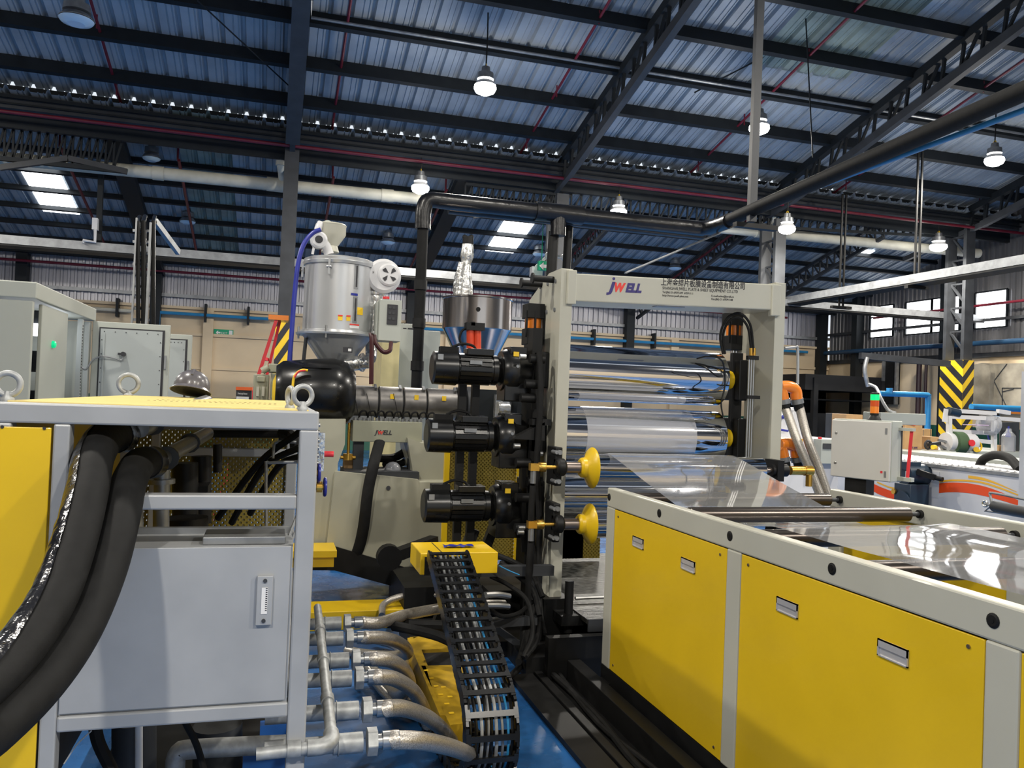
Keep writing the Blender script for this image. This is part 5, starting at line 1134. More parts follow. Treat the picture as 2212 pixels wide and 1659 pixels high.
# vacuum loader on top
lc = D_(714, 520, -.0)
P(d, 'loader_body', MB().lathe((lc.x, YD, D_(714, 545).z), Z_, [(0, .075), (.05, .06), (.11, .10), (.15, .125), (.215, .125), (.225, .13), (.235, .12), (.245, .02)], 28), 'beige', label='small cream vacuum loader')
P(d, 'loader_cap', MB().lathe((lc.x-.03, YD, D_(700, 487).z), Z_, [(0, .05), (.03, .04), (.045, .015)], 16), 'cabinet')
P(d, 'loader_elbow', MB().tube(smooth_path([(lc.x-.09, YD-.08, D_(714, 488).z), (lc.x-.11, YD-.1, D_(714, 500).z), (lc.x-.11, YD-.1, D_(714, 512).z)], 4), .03, 10), 'white')
fc = D_(689, 517, -.15)
P(d, 'suction_fan', MB().lathe(fc+Y_*.1, -Y_, [(0, .05), (.01, .068), (.09, .07), (.1, .055)], 24).tube(smooth_path([fc+V((.02, .05, .0)), fc+V((.06, .05, -.04)), fc+V((.09, .05, -.11))], 4), .04, 12).bar(fc+V((-.035, .04, -.05)), fc+V((-.045, .04, -.12)), .02), 'white')
P(d, 'suction_mouth', MB().cyl(fc+Y_*-.003, fc+Y_*.002, .032), 'ink')
S('blue_hose', MB().tube(smooth_path([D_(693, 496, -.2), D_(675, 504, -.2), D_(656, 528, -.2), D_(644, 570, -.2), D_(636, 640, -.2), D_(630, 720, -.2), D_(625, 785, -.2)], 6), .019, 12), 'blueh', 'deep blue suction hose hanging left of the dryer', 'hose')
P(d, 'support_leg', MB().tube([D_(661, 730, -.1), D_(655, 785, -.1)], .015, 8), 'steel_grey')

z0_pipe = at(916, 430, Y=8.5).z
# ---------------- second hopper, foil duct, cabinets behind ----------------
YH = 7.9
H_ = lambda x, y, dy=0: at(x, y, Y=YH+dy)
xc2 = (H_(957, 690).x+H_(1103, 690).x)/2; R2 = (H_(1103, 690).x-H_(957, 690).x)/2
h = T('steel_hopper', 'round stainless steel hopper left of the roller frame', 'hopper', (xc2, YH, 2.0)); O2 = V((xc2, YH, 0))
zt3, zb3, zc3 = H_(1030, 646).z, H_(1030, 715).z, H_(1030, 800).z
P(h, 'hopper_drum', MB().lathe(O2+Z_*zc3, Z_, [(0, R2*.42), (zb3-zc3, R2-.01), (zb3-zc3+.01, R2), (zt3-zc3-.02, R2), (zt3-zc3-.015, R2+.012), (zt3-zc3, R2+.012), (zt3-zc3+.004, R2-.02)], 56), mat('stainless', (.55, .50, .46), .16, metal=1, var=.06, scale=2), label='shiny drum with cone below')
P(h, 'sight_port', MB().cyl(H_(1033, 668, -R2-.005), H_(1033, 668, -R2+.03), .022), 'blackm')
fd = T('foil_duct', 'wrinkled foil and plastic duct dropping into the steel hopper', 'duct', H_(998, 600))
pts = [H_(1010, 528), H_(1008, 560), H_(1002, 590), H_(1000, 610), H_(1000, 645)]
P(fd, 'foil_sleeve', MB().tube(smooth_path(pts, 4), [.055, .06, .065, .07, .06, .05, .06, .07, .08, .085, .09, .09, .095, .1, .1, .1, .1][:17], 14), 'foil')
P(fd, 'clamp_ring', MB().cyl(H_(1011, 528), H_(1011, 512), .055, n=10, smooth=False).ball(H_(1004, 512), .025).ball(H_(1018, 512), .025), 'blackm')
P(fd, 'side_sleeve', MB().tube(smooth_path([H_(998, 568, -.1), H_(993, 590, -.1), H_(990, 640, -.1)], 4), .035, 10), 'foil')
rc = T('red_cylinder', 'red and orange cylinder pair in front of the steel hopper', 'cylinder', H_(1025, 755, -.6))
P(rc, 'barrel', MB().cyl(H_(1016, 757, -.6), H_(1016, 710, -.6), .036).cyl(H_(1031, 757, -.6), H_(1031, 710, -.6), .036), mat('red_orange', (.62, .06, .02), .3, var=.3, scale=3))
P(rc, 'end_block', MB().box(H_(1008, 712, -.65), H_(1042, 700, -.55)).box(H_(1018, 703, -.65), H_(1024, 696, -.6)), 'blackm')
P(rc, 'cylinder_hose', MB().tube(smooth_path([H_(1010, 708, -.6), H_(998, 715, -.6), H_(993, 732, -.6), H_(1000, 748, -.6)], 4), .012, 7), 'rubber')
for x0, x1_, y0_, dep, l in ((858, 896, 698, 9.5, 'tall pale cabinet behind the dryer control box'), (915, 952, 714, 9.8, 'tall pale cabinet left of the steel hopper'), (826, 864, 735, 9.2, 'pale yellow column behind the dryer cable')):
    a, b = at(x0, y0_, Y=dep), at(x1_, y0_, Y=dep)
    t = T('tall_cabinet', l, 'cabinet', (a.x, dep, 0)); P(t, 'cabinet_body', MB().box((a.x, dep, 0), (b.x, dep+.8, a.z)), 'cabinet' if x0 != 826 else mat('pale_yellow_paint', (.65, .56, .28), .5), bev=.005)
    if x0 == 858: P(t, 'vent_slot', MB().box(at(871, 708, Y=dep-.004), at(878, 711, Y=dep)).box(at(881, 708, Y=dep-.004), at(893, 712, Y=dep)), 'ink')
S('exit_sign', MB().box(at(1164, 563, Y=8.75), at(1190, 587, Y=8.8)).bar(at(1170, 564, Y=8.77), V((at(1170, 564, Y=8.77).x, 8.77, z0_pipe)), .008), 'green', 'green running-man exit sign hanging beside the left post of the frame', 'sign')
sg2 = bpy.data.objects['exit_sign.001'] if 'exit_sign.001' in bpy.data.objects else None
a = at(1176, 575, Y=8.745)
if sg2: P(sg2, 'arrow', MB().prism([a+V((-.06, 0, 0)), a+V((-.01, 0, .045)), a+V((-.01, 0, .018)), a+V((.05, 0, .018)), a+V((.05, 0, -.018)), a+V((-.01, 0, -.018)), a+V((-.01, 0, -.045))], (0, .003, 0)), 'label_w')
S('emergency_light', MB().box(at(1150, 575, Y=8.9), at(1166, 600, Y=9.0)).ball(at(1184, 552, Y=8.9), .04).ball(at(1218, 556, Y=8.9), .04).bar(at(1184, 552, Y=8.9), at(1218, 556, Y=8.9), .03).bar(at(1158, 576, Y=8.92), at(1184, 552, Y=8.92), .03).bar(at(1200, 554, Y=8.9), V((at(1200, 554, Y=8.9).x, 8.9, z0_pipe)), .02), 'white', 'white emergency light unit behind the green sign', 'light')

# red A-frame ladder and drum behind
la, lb_, lc_ = at(598, 688, Y=10.5), at(552, 830, Y=10.5), at(572, 830, Y=10.8)
t = T('step_ladder', 'red step ladder leaning beside the striped column', 'ladder', lb_)
gnd = lambda p, q_: p+(q_-p)*((p.z-.0)/(p.z-q_.z))
P(t, 'side_rail', MB().bar(la, gnd(la, lb_), .04, .07), 'redb'); P(t, 'side_rail', MB().bar(la+V((.04, .25, 0)), gnd(la+V((.04, .25, 0)), lc_), .035, .06), 'redb')
b = MB()
for k in range(2, 9): b.bar((la.lerp(gnd(la, lb_), k/10)), (la.lerp(gnd(la, lb_), k/10))+V((.04, .3, 0)), .04)
P(t, 'rung', b, 'redb'); P(t, 'top_cap', MB().box(la+V((-.1, -.05, -.02)), la+V((.14, .3, .04))), 'orange')
a = at(527, 848, Y=7.6)
t = T('carton', 'black, orange and white carton standing behind the yellow cover', 'box', (a.x, 7.6, 0))
P(t, 'carton_body', MB().box((at(510, 848, Y=7.6).x, 7.6, 1.25), (at(543, 848, Y=7.6).x, 7.85, at(527, 842, Y=7.6).z)), 'ink'); P(t, 'carton_band', MB().box((at(509, 848, Y=7.6).x, 7.59, at(527, 843, Y=7.6).z), (at(544, 848, Y=7.6).x, 7.86, at(527, 836, Y=7.6).z)), mat('orange_red_print', (.75, .12, .02), .4))
P(t, 'lettering', text_mb('Ivoplex', .06, face_y(at(514, 848, Y=7.59).x, 7.595, at(514, 852, Y=7.59).z), fit=.08), 'label_w'); P(t, 'white_panel', MB().box((at(511, 848, Y=7.6).x, 7.594, at(527, 875, Y=7.6).z), (at(538, 848, Y=7.6).x, 7.6, at(527, 857, Y=7.6).z)), 'label_w')
P(t, 'carton_stand', MB().box((at(505, 848, Y=7.6).x, 7.55, 0), (at(549, 848, Y=7.6).x, 7.9, 1.25)), 'steel_grey')
S('blue_drum', MB().cyl(at(497, 990, Y=7.9)*1, V((at(497, 990, Y=7.9).x, 7.9, at(497, 935, Y=7.9).z)), .16, n=24), mat('navy_drum', (.01, .015, .06), .4), 'dark blue drum seen through the silver frame', 'drum')
# =====================================================================================
#  RIGHT: roller table with yellow panels, clear film, control box, far machines
# =====================================================================================
XN0, XN1, XF0, XF1 = 1.82, 1.875, 3.285, 3.345
YT0, YT1, ZT = 4.235, .35, 1.17
tb_ = T('roller_table', 'long cream roller table with yellow side panels', 'machine table', (2.6, 2.6, 0))
fr = MB()
stl = [(4.13, 4.235), (2.872, 2.976), (1.604, 1.708), (.35, .44)]
for x0, x1 in ((XN0, XN1), (XF0, XF1)):
    fr.box((x0, YT1, 1.066), (x1, YT0, ZT))
    for a, b in stl: fr.box((x0, a, .19), (x1, b, 1.066))
P(tb_, 'frame', fr, 'beige', bev=.007)
P(tb_, 'bottom_rail', MB().box((XN0, YT1, .10), (XN1, YT0, .19)), 'blackm'); P(tb_, 'bottom_rail', MB().box((XF0, YT1, .10), (XF1, YT0, .19)), 'blackm')
P(tb_, 'cross_member', MB().box((XN1, 4.15, .30), (XF0, 4.21, .38)).box((XN1, 2.9, .2), (XF0, 2.95, .3)).box((XN1, 1.63, .2), (XF0, 1.68, .3)), 'beige')
for (y0, y1), hy in zip(((2.979, 4.127), (1.711, 2.869), (.445, 1.601)), (((1378, 1172), (1486, 1221)), ((1700, 1312), (1928, 1410)), None)):
    p = P(tb_, 'side_panel', MB().box((XN0+.003, y0, .194), (XN0+.012, y1, 1.062)), 'yellow', bev=.002, label='yellow side panel')
    P(tb_, 'panel_rim', MB().box((XN0+.016, y0-.004, .19), (XN0+.03, y1+.004, 1.067)), 'ink')
    P(tb_, 'far_panel', MB().box((XF0+.03, y0, .19), (XF0+.04, y1, 1.066)), 'yellow')
    for yy_, zz_ in ((y0+.05, 1.03), (y1-.05, 1.03), (y0+.05, .23), (y1-.05, .23)): P(p, 'panel_screw', MB().cyl((XN0-.0005, yy_, zz_), (XN0+.004, yy_, zz_), .006, n=10), 'bronze')
    for k in range(2):
        if hy: c = at(*hy[k], X=XN0); yc, zc = c.y, c.z
        else: yc, zc = y0+.25+.6*k, .84
        hl, hh2 = .062, .026
        P(p, 'flush_handle', MB().box((XN0-.003, yc-hl, zc+hh2-.004), (XN0+.005, yc+hl, zc+hh2)).box((XN0-.003, yc-hl, zc-hh2), (XN0+.005, yc+hl, zc-hh2+.004)).box((XN0-.003, yc-hl, zc-hh2), (XN0+.005, yc-hl+.004, zc+hh2)).box((XN0-.003, yc+hl-.004, zc-hh2), (XN0+.005, yc+hl, zc+hh2)).box((XN0-.003, yc-hl, zc+.002), (XN0+.001, yc+hl, zc+hh2)).box((XN0+.0022, yc-hl, zc-hh2), (XN0+.0028, yc+hl, zc+.004)), 'handle', label='chrome recessed handle')
hz_ = 1.12
for i in range(6):
    yh = 4.228-.636*i if i else 4.205
    P(tb_, 'axle_bolt', MB().lathe((XN0-.004, yh, hz_), X_, [(0, .014), (.002, .020), (.006, .0205)], 18).cyl((XN0-.005, yh, hz_), (XN0-.0045, yh, hz_), .006), 'blackm')
def table_roller(y, z, label, x0=1.93, x1=3.20, r=.038):
    t = T('table_roller', label, 'roller', (2.6, y, z), 'dark rollers of the table')
    P(t, 'tube', MB().lathe((x0, y, z), X_, [(0, r-.003), (.003, r), (x1-x0-.003, r), (x1-x0, r-.003)], 36), 'roller')
    P(t, 'axle', MB().cyl((XN1-.02, y, z), (x0+.002, y, z), .010).cyl((x1-.002, y, z), (XF0+.01, y, z), .012), 'steel_grey')
    P(t, 'axle_nut', MB().cyl((XF0-.02, y, z), (XF0, y, z), .022, n=12).cyl((XN1, y, z), (XN1+.02, y, z), .022, n=12), 'blackm')
table_roller(4.13, 1.118, 'first dark roller at the far end of the table, mostly under the film')
table_roller(3.50, 1.125, 'dark table roller lying above the clear film')
table_roller(2.93, 1.112, 'dark table roller under the film, second towards us')
table_roller(2.30, 1.112, 'dark table roller under the film, third towards us')
table_roller(1.66, 1.112, 'dark table roller at the right picture edge')
# film
path_ = [(4.95, 1.10), (4.85, 1.20), (4.82, 1.27), (4.80, 1.31), (4.76, 1.326), (4.70, 1.322), (4.5, 1.28), (4.2, 1.21), (3.9, 1.145), (3.65, 1.09), (3.55, 1.078), (3.45, 1.078), (3.3, 1.10), (3.1, 1.135), (2.97, 1.153), (2.9, 1.155), (2.7, 1.155), (2.5, 1.154), (2.3, 1.156), (2.0, 1.154), (1.66, 1.156), (1.2, 1.155), (.7, 1.155)]
pp = smooth_path([(0, y, z) for y, z in path_], 3); rows = []
for k, p in enumerate(pp):
    ed = lambda j: .006*math.sin(k*.33+j*1.7)*(1 if p.y < 3.4 else .3)
    rows.append([V((2.03+.89*j/10, p.y, p.z+ed(j)*.2+.012*max(0, (j-8))/2*(1 if p.y < 3 else 0))) for j in range(11)])
S('clear_film', MB().grid(rows), 'film', 'wide clear plastic film running from the rollers over the table', 'plastic film')

# track and kicked rails beside the table
tk = T('floor_track', 'black steel track and cable channels along the foot of the table', 'track', (1.6, 3, 0))
P(tk, 'rail', MB().box((1.72, .4, 0), (1.80, 4.6, .13)).box((1.55, .4, 0), (1.60, 4.7, .04)), 'blackm', bev=.004)
P(tk, 'channel_cover', MB().box((1.40, 1.2, 0), (1.54, 4.6, .03)).box((1.6, .4, 0), (1.72, 4.6, .015)), 'blackm')
P(tk, 'cable', MB().tube(smooth_path([(1.63, 4.6, .05), (1.66, 3.9, .04), (1.62, 3.3, .04), (1.66, 2.7, .04), (1.64, 1.6, .04)], 5), .018, 8).tube(smooth_path([(1.68, 4.6, .05), (1.63, 3.8, .04), (1.68, 3.1, .05), (1.62, 2.3, .04)], 5), .014, 8), 'rubber')
P(tk, 'support_leg', MB().box((1.78, 4.1, 0), (1.86, 4.22, .12)).box((1.76, 2.85, 0), (1.86, 2.99, .12)).box((1.76, 1.58, 0), (1.86, 1.72, .12)), 'blackm')
P(tk, 'ring_clip', MB().torus(at(1394, 1563, Z=.06), Z_, .022, .003, 20, 6), 'galv')
P(tk, 'foot_plate', MB().box((1.45, 2.55, 0), (1.78, 2.75, .035)), 'steel_grey')
P(tk, 'roller_base', MB().box((1.5, 4.6, 0), (3.5, 5.5, .12)), 'blackm')
b = MB()
for i, (px, py) in enumerate(((1225, 1330), (1235, 1345))):
    c = at(px, py, Z=.15); b.tube(smooth_path([c, c+V((.05, -.05, .02)), c+V((.12, -.25, -.03)), c+V((.2, -.5, -.08))], 5), .02, 9)
P(tk, 'flexible_conduit', b, 'blackm')

# ---------------- control box on a pole with beacon ----------------
cn = V((3.78, 4.30, 0)); dl = V((-.354, .935, 0)).normalized(); dr_ = V((.935, .354, 0)).normalized()
Mx = Matrix(((-dl.x, dr_.x, 0, cn.x), (-dl.y, dr_.y, 0, cn.y), (0, 0, 1, 0), (0, 0, 0, 1)))   # local x: to the near corner, y: into the box
kb = T('control_cabinet', 'pale grey control box on a pole turned towards us', 'control box', (3.7, 4.5, 0))
L_ = .41; z0, z1 = 1.205, 1.597
P(kb, 'box_body', MB(Mx).box((-L_, .02, z0), (0, .15, z1)), 'cabinet', bev=.006)
P(kb, 'door', MB(Mx).box((-L_, 0, z0+.004), (-.002, .018, z1-.008)), mat('pearl_cabinet_door', (.54, .53, .50), .35, var=.03, scale=3), bev=.005)
kd = [c for c in kb.children if c.name.startswith('door')][0]
for z in (1.50, 1.30): P(kd, 'lock', MB(Mx).lathe((-L_+.035, -.004, z), (0, 1, 0), [(0, .006), (.001, .009), (.005, .009)], 14), 'brush')
for z in (1.53, 1.255): P(kd, 'hinge', MB(Mx).box((-.035, -.003, z-.02), (-.022, .001, z+.02)), 'galv')
P(kd, 'red_sticker', MB(Mx).box((-.06, -.0015, 1.26), (-.045, .0005, 1.275)), 'redb')
P(kb, 'gasket', MB(Mx).box((.001, .135, z0+.02), (.004, .145, z1-.03)), 'ink')
P(kb, 'pole', MB(Mx).box((-.30, .04, 0), (-.20, .12, z0)), 'steel_grey')
P(kb, 'pole_socket', MB(Mx).box((-.32, .03, 1.1), (-.17, .13, z0)), 'blackm')
P(kb, 'wall_bracket', MB(Mx).box((-.0, .10, z1-.06), (.09, .14, z1-.04)).box((-.0, .10, z0+.01), (.09, .14, z0+.035)), 'cabinet')
P(kb, 'red_strip', MB(Mx).bar((.075, .12, z1-.05), (.055, .12, z0+.03), .02, .006), 'redb', label='crimson strip between two brackets')
bc = Mx @ V((-.15, .07, z1))
bl = T('signal_beacon', 'signal beacon with lit green lens above amber ones', 'beacon', bc)
P(bl, 'foot', MB().lathe(bc, Z_, [(0, .045), (.01, .04), (.03, .026), (.045, .028)], 20), 'blackm')
P(bl, 'amber_lens', MB().cyl(bc+Z_*.045, bc+Z_*.09, .027, n=20), 'amber'); P(bl, 'red_lens', MB().cyl(bc+Z_*.091, bc+Z_*.13, .027, n=20), mat('red_amber_lens', (.6, .08, .01), .3))
P(bl, 'green_lens', MB().cyl(bc+Z_*.131, bc+Z_*.168, .027, n=20), 'led', label='lit green lens')
P(bl, 'cap', MB().lathe(bc+Z_*.168, Z_, [(0, .028), (.012, .026), (.016, .01)], 20), 'blackm')
S('grey_junction_box', MB().box(at(1902, 916, Y=5.3), at(1960, 893, Y=5.5)), 'cabinet', 'small pale box behind the control box', 'box', bev=.004)
S('flexible_conduit', MB().tube(smooth_path([at(1935, 893, Y=5.4), at(1918, 885, Y=5.45), at(1903, 860, Y=5.6), at(1893, 838, Y=5.8), at(1878, 830, Y=6)], 6), .013, 8), 'galv', 'grey flexible conduit arching from the small pale box', 'conduit')
S('spiral_conduit', MB().tube(smooth_path([at(1873, 772, Y=16.3), at(1868, 800, Y=16.3), at(1875, 835, Y=16.3)], 6), .05, 10), 'galv', 'silver conduit hanging above the green beacon', 'conduit')

# ---------------- white machine with orange waves ----------------
XW = 6.93
W_ = lambda x, y: at(x, y, X=XW)
wm = T('white_machine', 'white machine with orange and amber wave print and slatted top', 'machine', (7.6, 7.5, 0))
ztop = 1.13
yA, yB = 8.8, 3.5
P(wm, 'body', MB().box((XW, yB, 0), (XW+1.6, yA, ztop-.05)), 'white', bev=.01)
P(wm, 'edge_trim', MB().box((XW-.02, yB, ztop-.055), (XW+.02, yA, ztop-.02)), 'galv')
slm = MB().box((0, -.018, 0), (.75, .018, .014)).mesh('slat'); slm.materials.append(M['white'])
y = yB+.1
while y < yA-.1:
    inst(wm, 'slat', slm, (XW+.03, y, ztop-.02), (0.5, 0, 0)); y += .085
P(wm, 'under_slats', MB().box((XW+.02, yB, ztop-.05), (XW+.8, yA, ztop-.045)), 'steel_grey')
P(wm, 'rear_bench', MB().box((XW+.8, yB, ztop-.05), (XW+1.68, 10.4, ztop+.038)), 'cabinet')
def wave(top, bot, m_, dx):
    tp = [W_(*p) for p in top]; bt = [W_(*p) for p in bot]
    tp = smooth_path(tp, 4); bt = smooth_path(bt, 4)
    rows = [[V((XW-dx, p.y, p.z)) for p in tp], [V((XW-dx, p.y, p.z)) for p in bt]]
    mb = MB().grid(rows); mb.add([V((XW-dx+.002, p.y, p.z)) for p in tp]+[V((XW-dx+.002, p.y, p.z)) for p in bt], [])
    P(wm, 'wave_print', mb, m_)
wave([(1878, 1040), (1905, 1053), (1940, 1064), (1968, 1060), (2000, 1050), (2040, 1043), (2080, 1043), (2120, 1049), (2160, 1062), (2205, 1083)], [(1876, 1052), (1895, 1066), (1930, 1078), (1970, 1080), (2005, 1070), (2040, 1064), (2080, 1064), (2120, 1070), (2160, 1080), (2205, 1094)], 'worange', .003)
wave([(1895, 1040), (1925, 1052), (1960, 1054), (2000, 1044), (2040, 1037), (2080, 1036), (2120, 1040), (2160, 1052), (2200, 1068)], [(1895, 1043), (1925, 1055), (1960, 1057), (2000, 1048), (2040, 1041), (2080, 1040), (2120, 1044), (2160, 1056), (2200, 1071)], 'wyellow', .004)
wave([(2092, 1027), (2120, 1031), (2150, 1041), (2197, 1062)], [(2092, 1033), (2120, 1037), (2150, 1045), (2197, 1063)], 'wyellow', .004)
P(wm, 'access_plate', MB().box((XW-.006, W_(2030, 1020).y, .75), (XW, W_(1988, 1020).y, 1.03)), 'white')
S('arched_hose', MB().tube(smooth_path([at(2115, 1008, X=7.3), at(2125, 992, X=7.3), at(2150, 983, X=7.25), at(2180, 990, X=7.2), at(2203, 1015, X=7.1)], 6), .045, 12), 'rubber', 'grey ribbed hose arching over the slatted top', 'hose')
mo = T('gear_motor', 'dark blue gear motor on the side of the white machine', 'motor', W_(2000, 1050))
m0 = W_(1998, 1025)
P(mo, 'motor_body', MB().cyl(m0+V((-.28, 0, 0)), m0+V((0, 0, 0)), .115, n=20).box(m0+V((-.30, -.07, .05)), m0+V((-.12, .09, .14))), 'mdark', bev=.005)
P(mo, 'gear_case', MB().box(m0+V((-.30, -.12, -.42)), m0+V((-.05, .12, -.1))).cyl(m0+V((-.32, -.02, -.28)), m0+V((-.2, -.02, -.28)), .10), 'mdark', bev=.008)
P(mo, 'output_arm', MB().bar(m0+V((-.2, -.10, .04)), m0+V((-.1, -.25, -.01)), .06).cyl(m0+V((-.1, -.25, -.01)), m0+V((-.08, -.33, -.02)), .025), 'blackm')
P(mo, 'type_plate', MB().box(m0+V((-.306, -.09, -.03)), m0+V((-.30, -.05, .04))), 'label_w'); P(mo, 'vent_plug', MB().cyl(m0+V((-.33, .1, -.2)), m0+V((-.31, .1, -.2)), .03), 'brass')
yq_ = at(2200, 1060, X=6.2).y; S('white_post', MB().box((6.2, yq_-.3, 0), (6.35, yq_, 2.05)), 'white', 'white machine post cut by the right picture edge', 'post')
rb = T('swing_roller', 'short grey roller on a wire arm at the right edge', 'roller', at(2160, 1100, X=4.4))
R4 = lambda x, y: at(x, y, X=4.4)
P(rb, 'roller_tube', MB().cyl(R4(2146, 1093), R4(2225, 1108), .033, n=20), 'steel_grey')
P(rb, 'wire_arm', MB().tube(smooth_path([R4(2128, 1088), R4(2142, 1090), R4(2139, 1070), R4(2145, 1065), R4(2220, 1080)], 3), .008, 8).tube([R4(2142, 1092), R4(2128, 1104), R4(2150, 1106), R4(2220, 1118)], .008, 8), 'galv'); P(rb, 'end_ring', MB().torus(R4(2128, 1088), X_, .018, .007, 16, 6), 'brush')

# equipment on the rear bench
YG = 9.0
G_ = lambda x, y, dy=0: at(x, y, Y=YG+dy)
eq = T('white_rack', 'white tube rack with clear film rolls and purple prints on the bench', 'rack', G_(2100, 970))
b = MB()
for p0, p1 in (((2050, 898), (2050, 960)), ((2147, 905), (2147, 975)), ((2054, 900), (2145, 904)), ((2054, 931), (2145, 936)), ((2147, 903), (2210, 908)), ((2070, 888), (2150, 893)), ((2155, 888), (2180, 892)), ((2075, 948), (2140, 955))): b.bar(G_(*p0), G_(*p1), .055, .055)
P(eq, 'rack_tube', b, 'white')
b = MB()
for p0, p1 in (((2090, 888), (2155, 893)), ((2060, 895), (2110, 898))): b.bar(G_(*p0, .1), G_(*p1, .1), .07, .07)
P(eq, 'dark_roller', b, 'blackm'); P(eq, 'blue_motor', MB().cyl(G_(2048, 888), G_(2070, 893), .06), 'mdark'); P(eq, 'white_plate', MB().bar(G_(2047, 884), G_(2043, 912), .12, .01), 'white')
P(eq, 'printed_film', MB().bar(G_(2095, 918, -.02), G_(2120, 918, -.02), .25, .01), mat('violet_print', (.55, .42, .6), .4, var=.3, scale=15)); P(eq, 'film_roll', MB().cyl(G_(2125, 915), G_(2146, 920), .14), 'bag')
P(eq, 'bag_strip', MB().bar(G_(2132, 935), G_(2138, 955), .02, .01), 'blueh')
rl = T('film_reel', 'white reel with green wrap and red hub on the bench', 'reel', G_(2075, 970))
P(rl, 'reel_core', MB().cyl(G_(2042, 955), G_(2100, 957), .13, n=22), 'white'); P(rl, 'green_wrap', MB().cyl(G_(2056, 956, -.02), G_(2076, 957, -.02), .155, n=22), mat('green_cloth', (.06, .11, .05), .8)); P(rl, 'red_hub', MB().cyl(G_(2096, 957, -.16), G_(2100, 957, -.2), .045), 'redb')
bt = T('dispenser_bottle', 'clear bottle with blue pump head on the bench', 'bottle', G_(2178, 975))
P(bt, 'bottle_body', MB().lathe(G_(2178, 975), Z_, [(0, .09), (.22, .09), (.28, .04), (.32, .03)], 18), 'bag'); P(bt, 'pump_head', MB().lathe(G_(2178, 944), Z_, [(0, .035), (.05, .03), (.06, .012), (.15, .012)], 12), 'blueh')
S('yellow_clamp', MB().torus(G_(2112, 965, -.1), Y_, .065, .012, 20, 6).cyl(G_(2109, 971, -.14), G_(2109, 971, -.06), .035), 'label_y', 'yellow and black hand clamp on the bench', 'clamp')
S('glass_screen', MB().bar(G_(2180, 912, .2), G_(2180, 975, .2), .35, .02, up=Y_), 'steel_grey', 'dark glazed screen behind the bottle', 'screen')
S('amber_box', MB().box(G_(2154, 975, .1), G_(2170, 962, .1)+Y_*.1), 'card', 'small amber box left of the clear bottle', 'box')
for i, (xa, xb, ya, yb2, m_, l) in enumerate(((1955, 1993, 912, 928, 'card', 'brown carton with orange print, highest behind the crimson strip'), (1965, 1998, 928, 966, 'card', 'brown carton standing below the printed one'), (1996, 2013, 927, 963, 'card', 'narrow brown carton right of the larger ones'), (2010, 2028, 944, 962, 'card', 'small open brown carton beside the yellow tape'), (1828, 1864, 896, 908, 'card', 'flat brown carton behind the control box'), (1813, 1830, 894, 908, 'steel_grey', 'grey case left of the flat brown carton'))):
    c0, c1 = G_(xa, yb2, .4*(i % 3)), G_(xb, ya, .4*(i % 3)); c0.z = 1.168
    t = T('carton', l, 'box', (c0.x, c0.y, c0.z)); P(t, 'carton_body', MB().box(c0, c1+Y_*.3), m_, bev=.004)
    if i == 0: P(t, 'orange_print', MB().bar(V((c0.x+.02, c0.y-.002, c1.z-.03)), V((c0.x+.16, c0.y-.002, c1.z-.05)), .02, .004), 'worange'); P(t, 'lettering', text_mb('TAPE', .06, face_y(c0.x+.12, c0.y-.004, c0.z+.01), fit=.09), 'navy')
    if i in (1, 2): P(t, 'fold_line', MB().box(V((c1.x-.03, c0.y-.003, c0.z)), V((c1.x-.02, c0.y, c1.z))), 'bronze')
S('tape_gun', MB().torus(G_(2005, 961, -.2), Y_, .05, .018, 18, 6).bar(G_(2005, 961, -.2), G_(2030, 958, -.2), .05), 'ink', 'black tape dispenser on the bench', 'tape dispenser')
S('yellow_tape_roll', MB().cyl(G_(2015, 966, -.3), G_(2020, 966, -.28), .03), 'label_y', 'small yellow tape roll beside the dispenser', 'tape')
S('bench_table', MB().box(V((XW+1.70, 8.9, 1.08)), V((10.6, 10.6, 1.168))).box((8.6, 9.1, 0), (8.7, 9.2, 1.08)).box((10.3, 9.1, 0), (10.4, 9.2, 1.08)), 'cabinet', 'long pale bench carrying cartons and the white rack', 'bench')
S('grey_tool_bar', MB().bar(G_(2025, 950), G_(2045, 955), .05, .03).bar(G_(2030, 962), G_(2046, 972), .06, .03), 'galv', 'grey metal bars beside the white reel', 'tool')

# cabinet machine right of the frame
YK = 7.4
K_ = lambda x, y, dy=0: at(x, y, Y=YK+dy)
km = T('white_cabinet_machine', 'white machine housing with amber band right of the frame', 'machine', K_(1720, 1100))
x0, x1 = K_(1660, 1000).x, K_(1812, 1000).x
P(km, 'housing', MB().box((x0, YK, 0), (x1, YK+1.1, K_(1700, 945).z)), 'white', bev=.01)
P(km, 'amber_band', MB().box((x0, YK-.006, K_(1700, 972).z), (K_(1733, 960).x, YK, K_(1700, 947).z)), mat('amber_band_paint', (.75, .42, .02), .4))
P(km, 'control_shelf', MB().box((K_(1757, 1000).x, YK-.12, K_(1780, 1000).z), (x1, YK, K_(1780, 948).z)), 'cabinet', bev=.005)
P(km, 'button_row', MB().box(K_(1779, 958, -.13), K_(1799, 970, -.12)), 'steel_grey'); P(km, 'red_light', MB().cyl(K_(1771, 950, -.05), K_(1771, 944, -.05), .02), 'redb')
P(km, 'lettering', text_mb('Tu', .07, face_y(K_(1765, 968).x, YK-.122, K_(1765, 968).z), fit=.05), 'ink')
P(km, 'emblem', text_mb('e', .22, face_y(K_(1719, 1014).x, YK-.004, K_(1719, 1014).z), fit=.09).bar(K_(1715, 990, -.003), K_(1733, 990, -.003), .012, .004).bar(K_(1733, 990, -.003), K_(1733, 1020, -.003), .012, .004).bar(K_(1733, 1020, -.003), K_(1715, 1020, -.003), .012, .004), 'ink')
P(km, 'door_slot', MB().box(K_(1742, 1014, -.004), K_(1744, 1028)), 'ink')
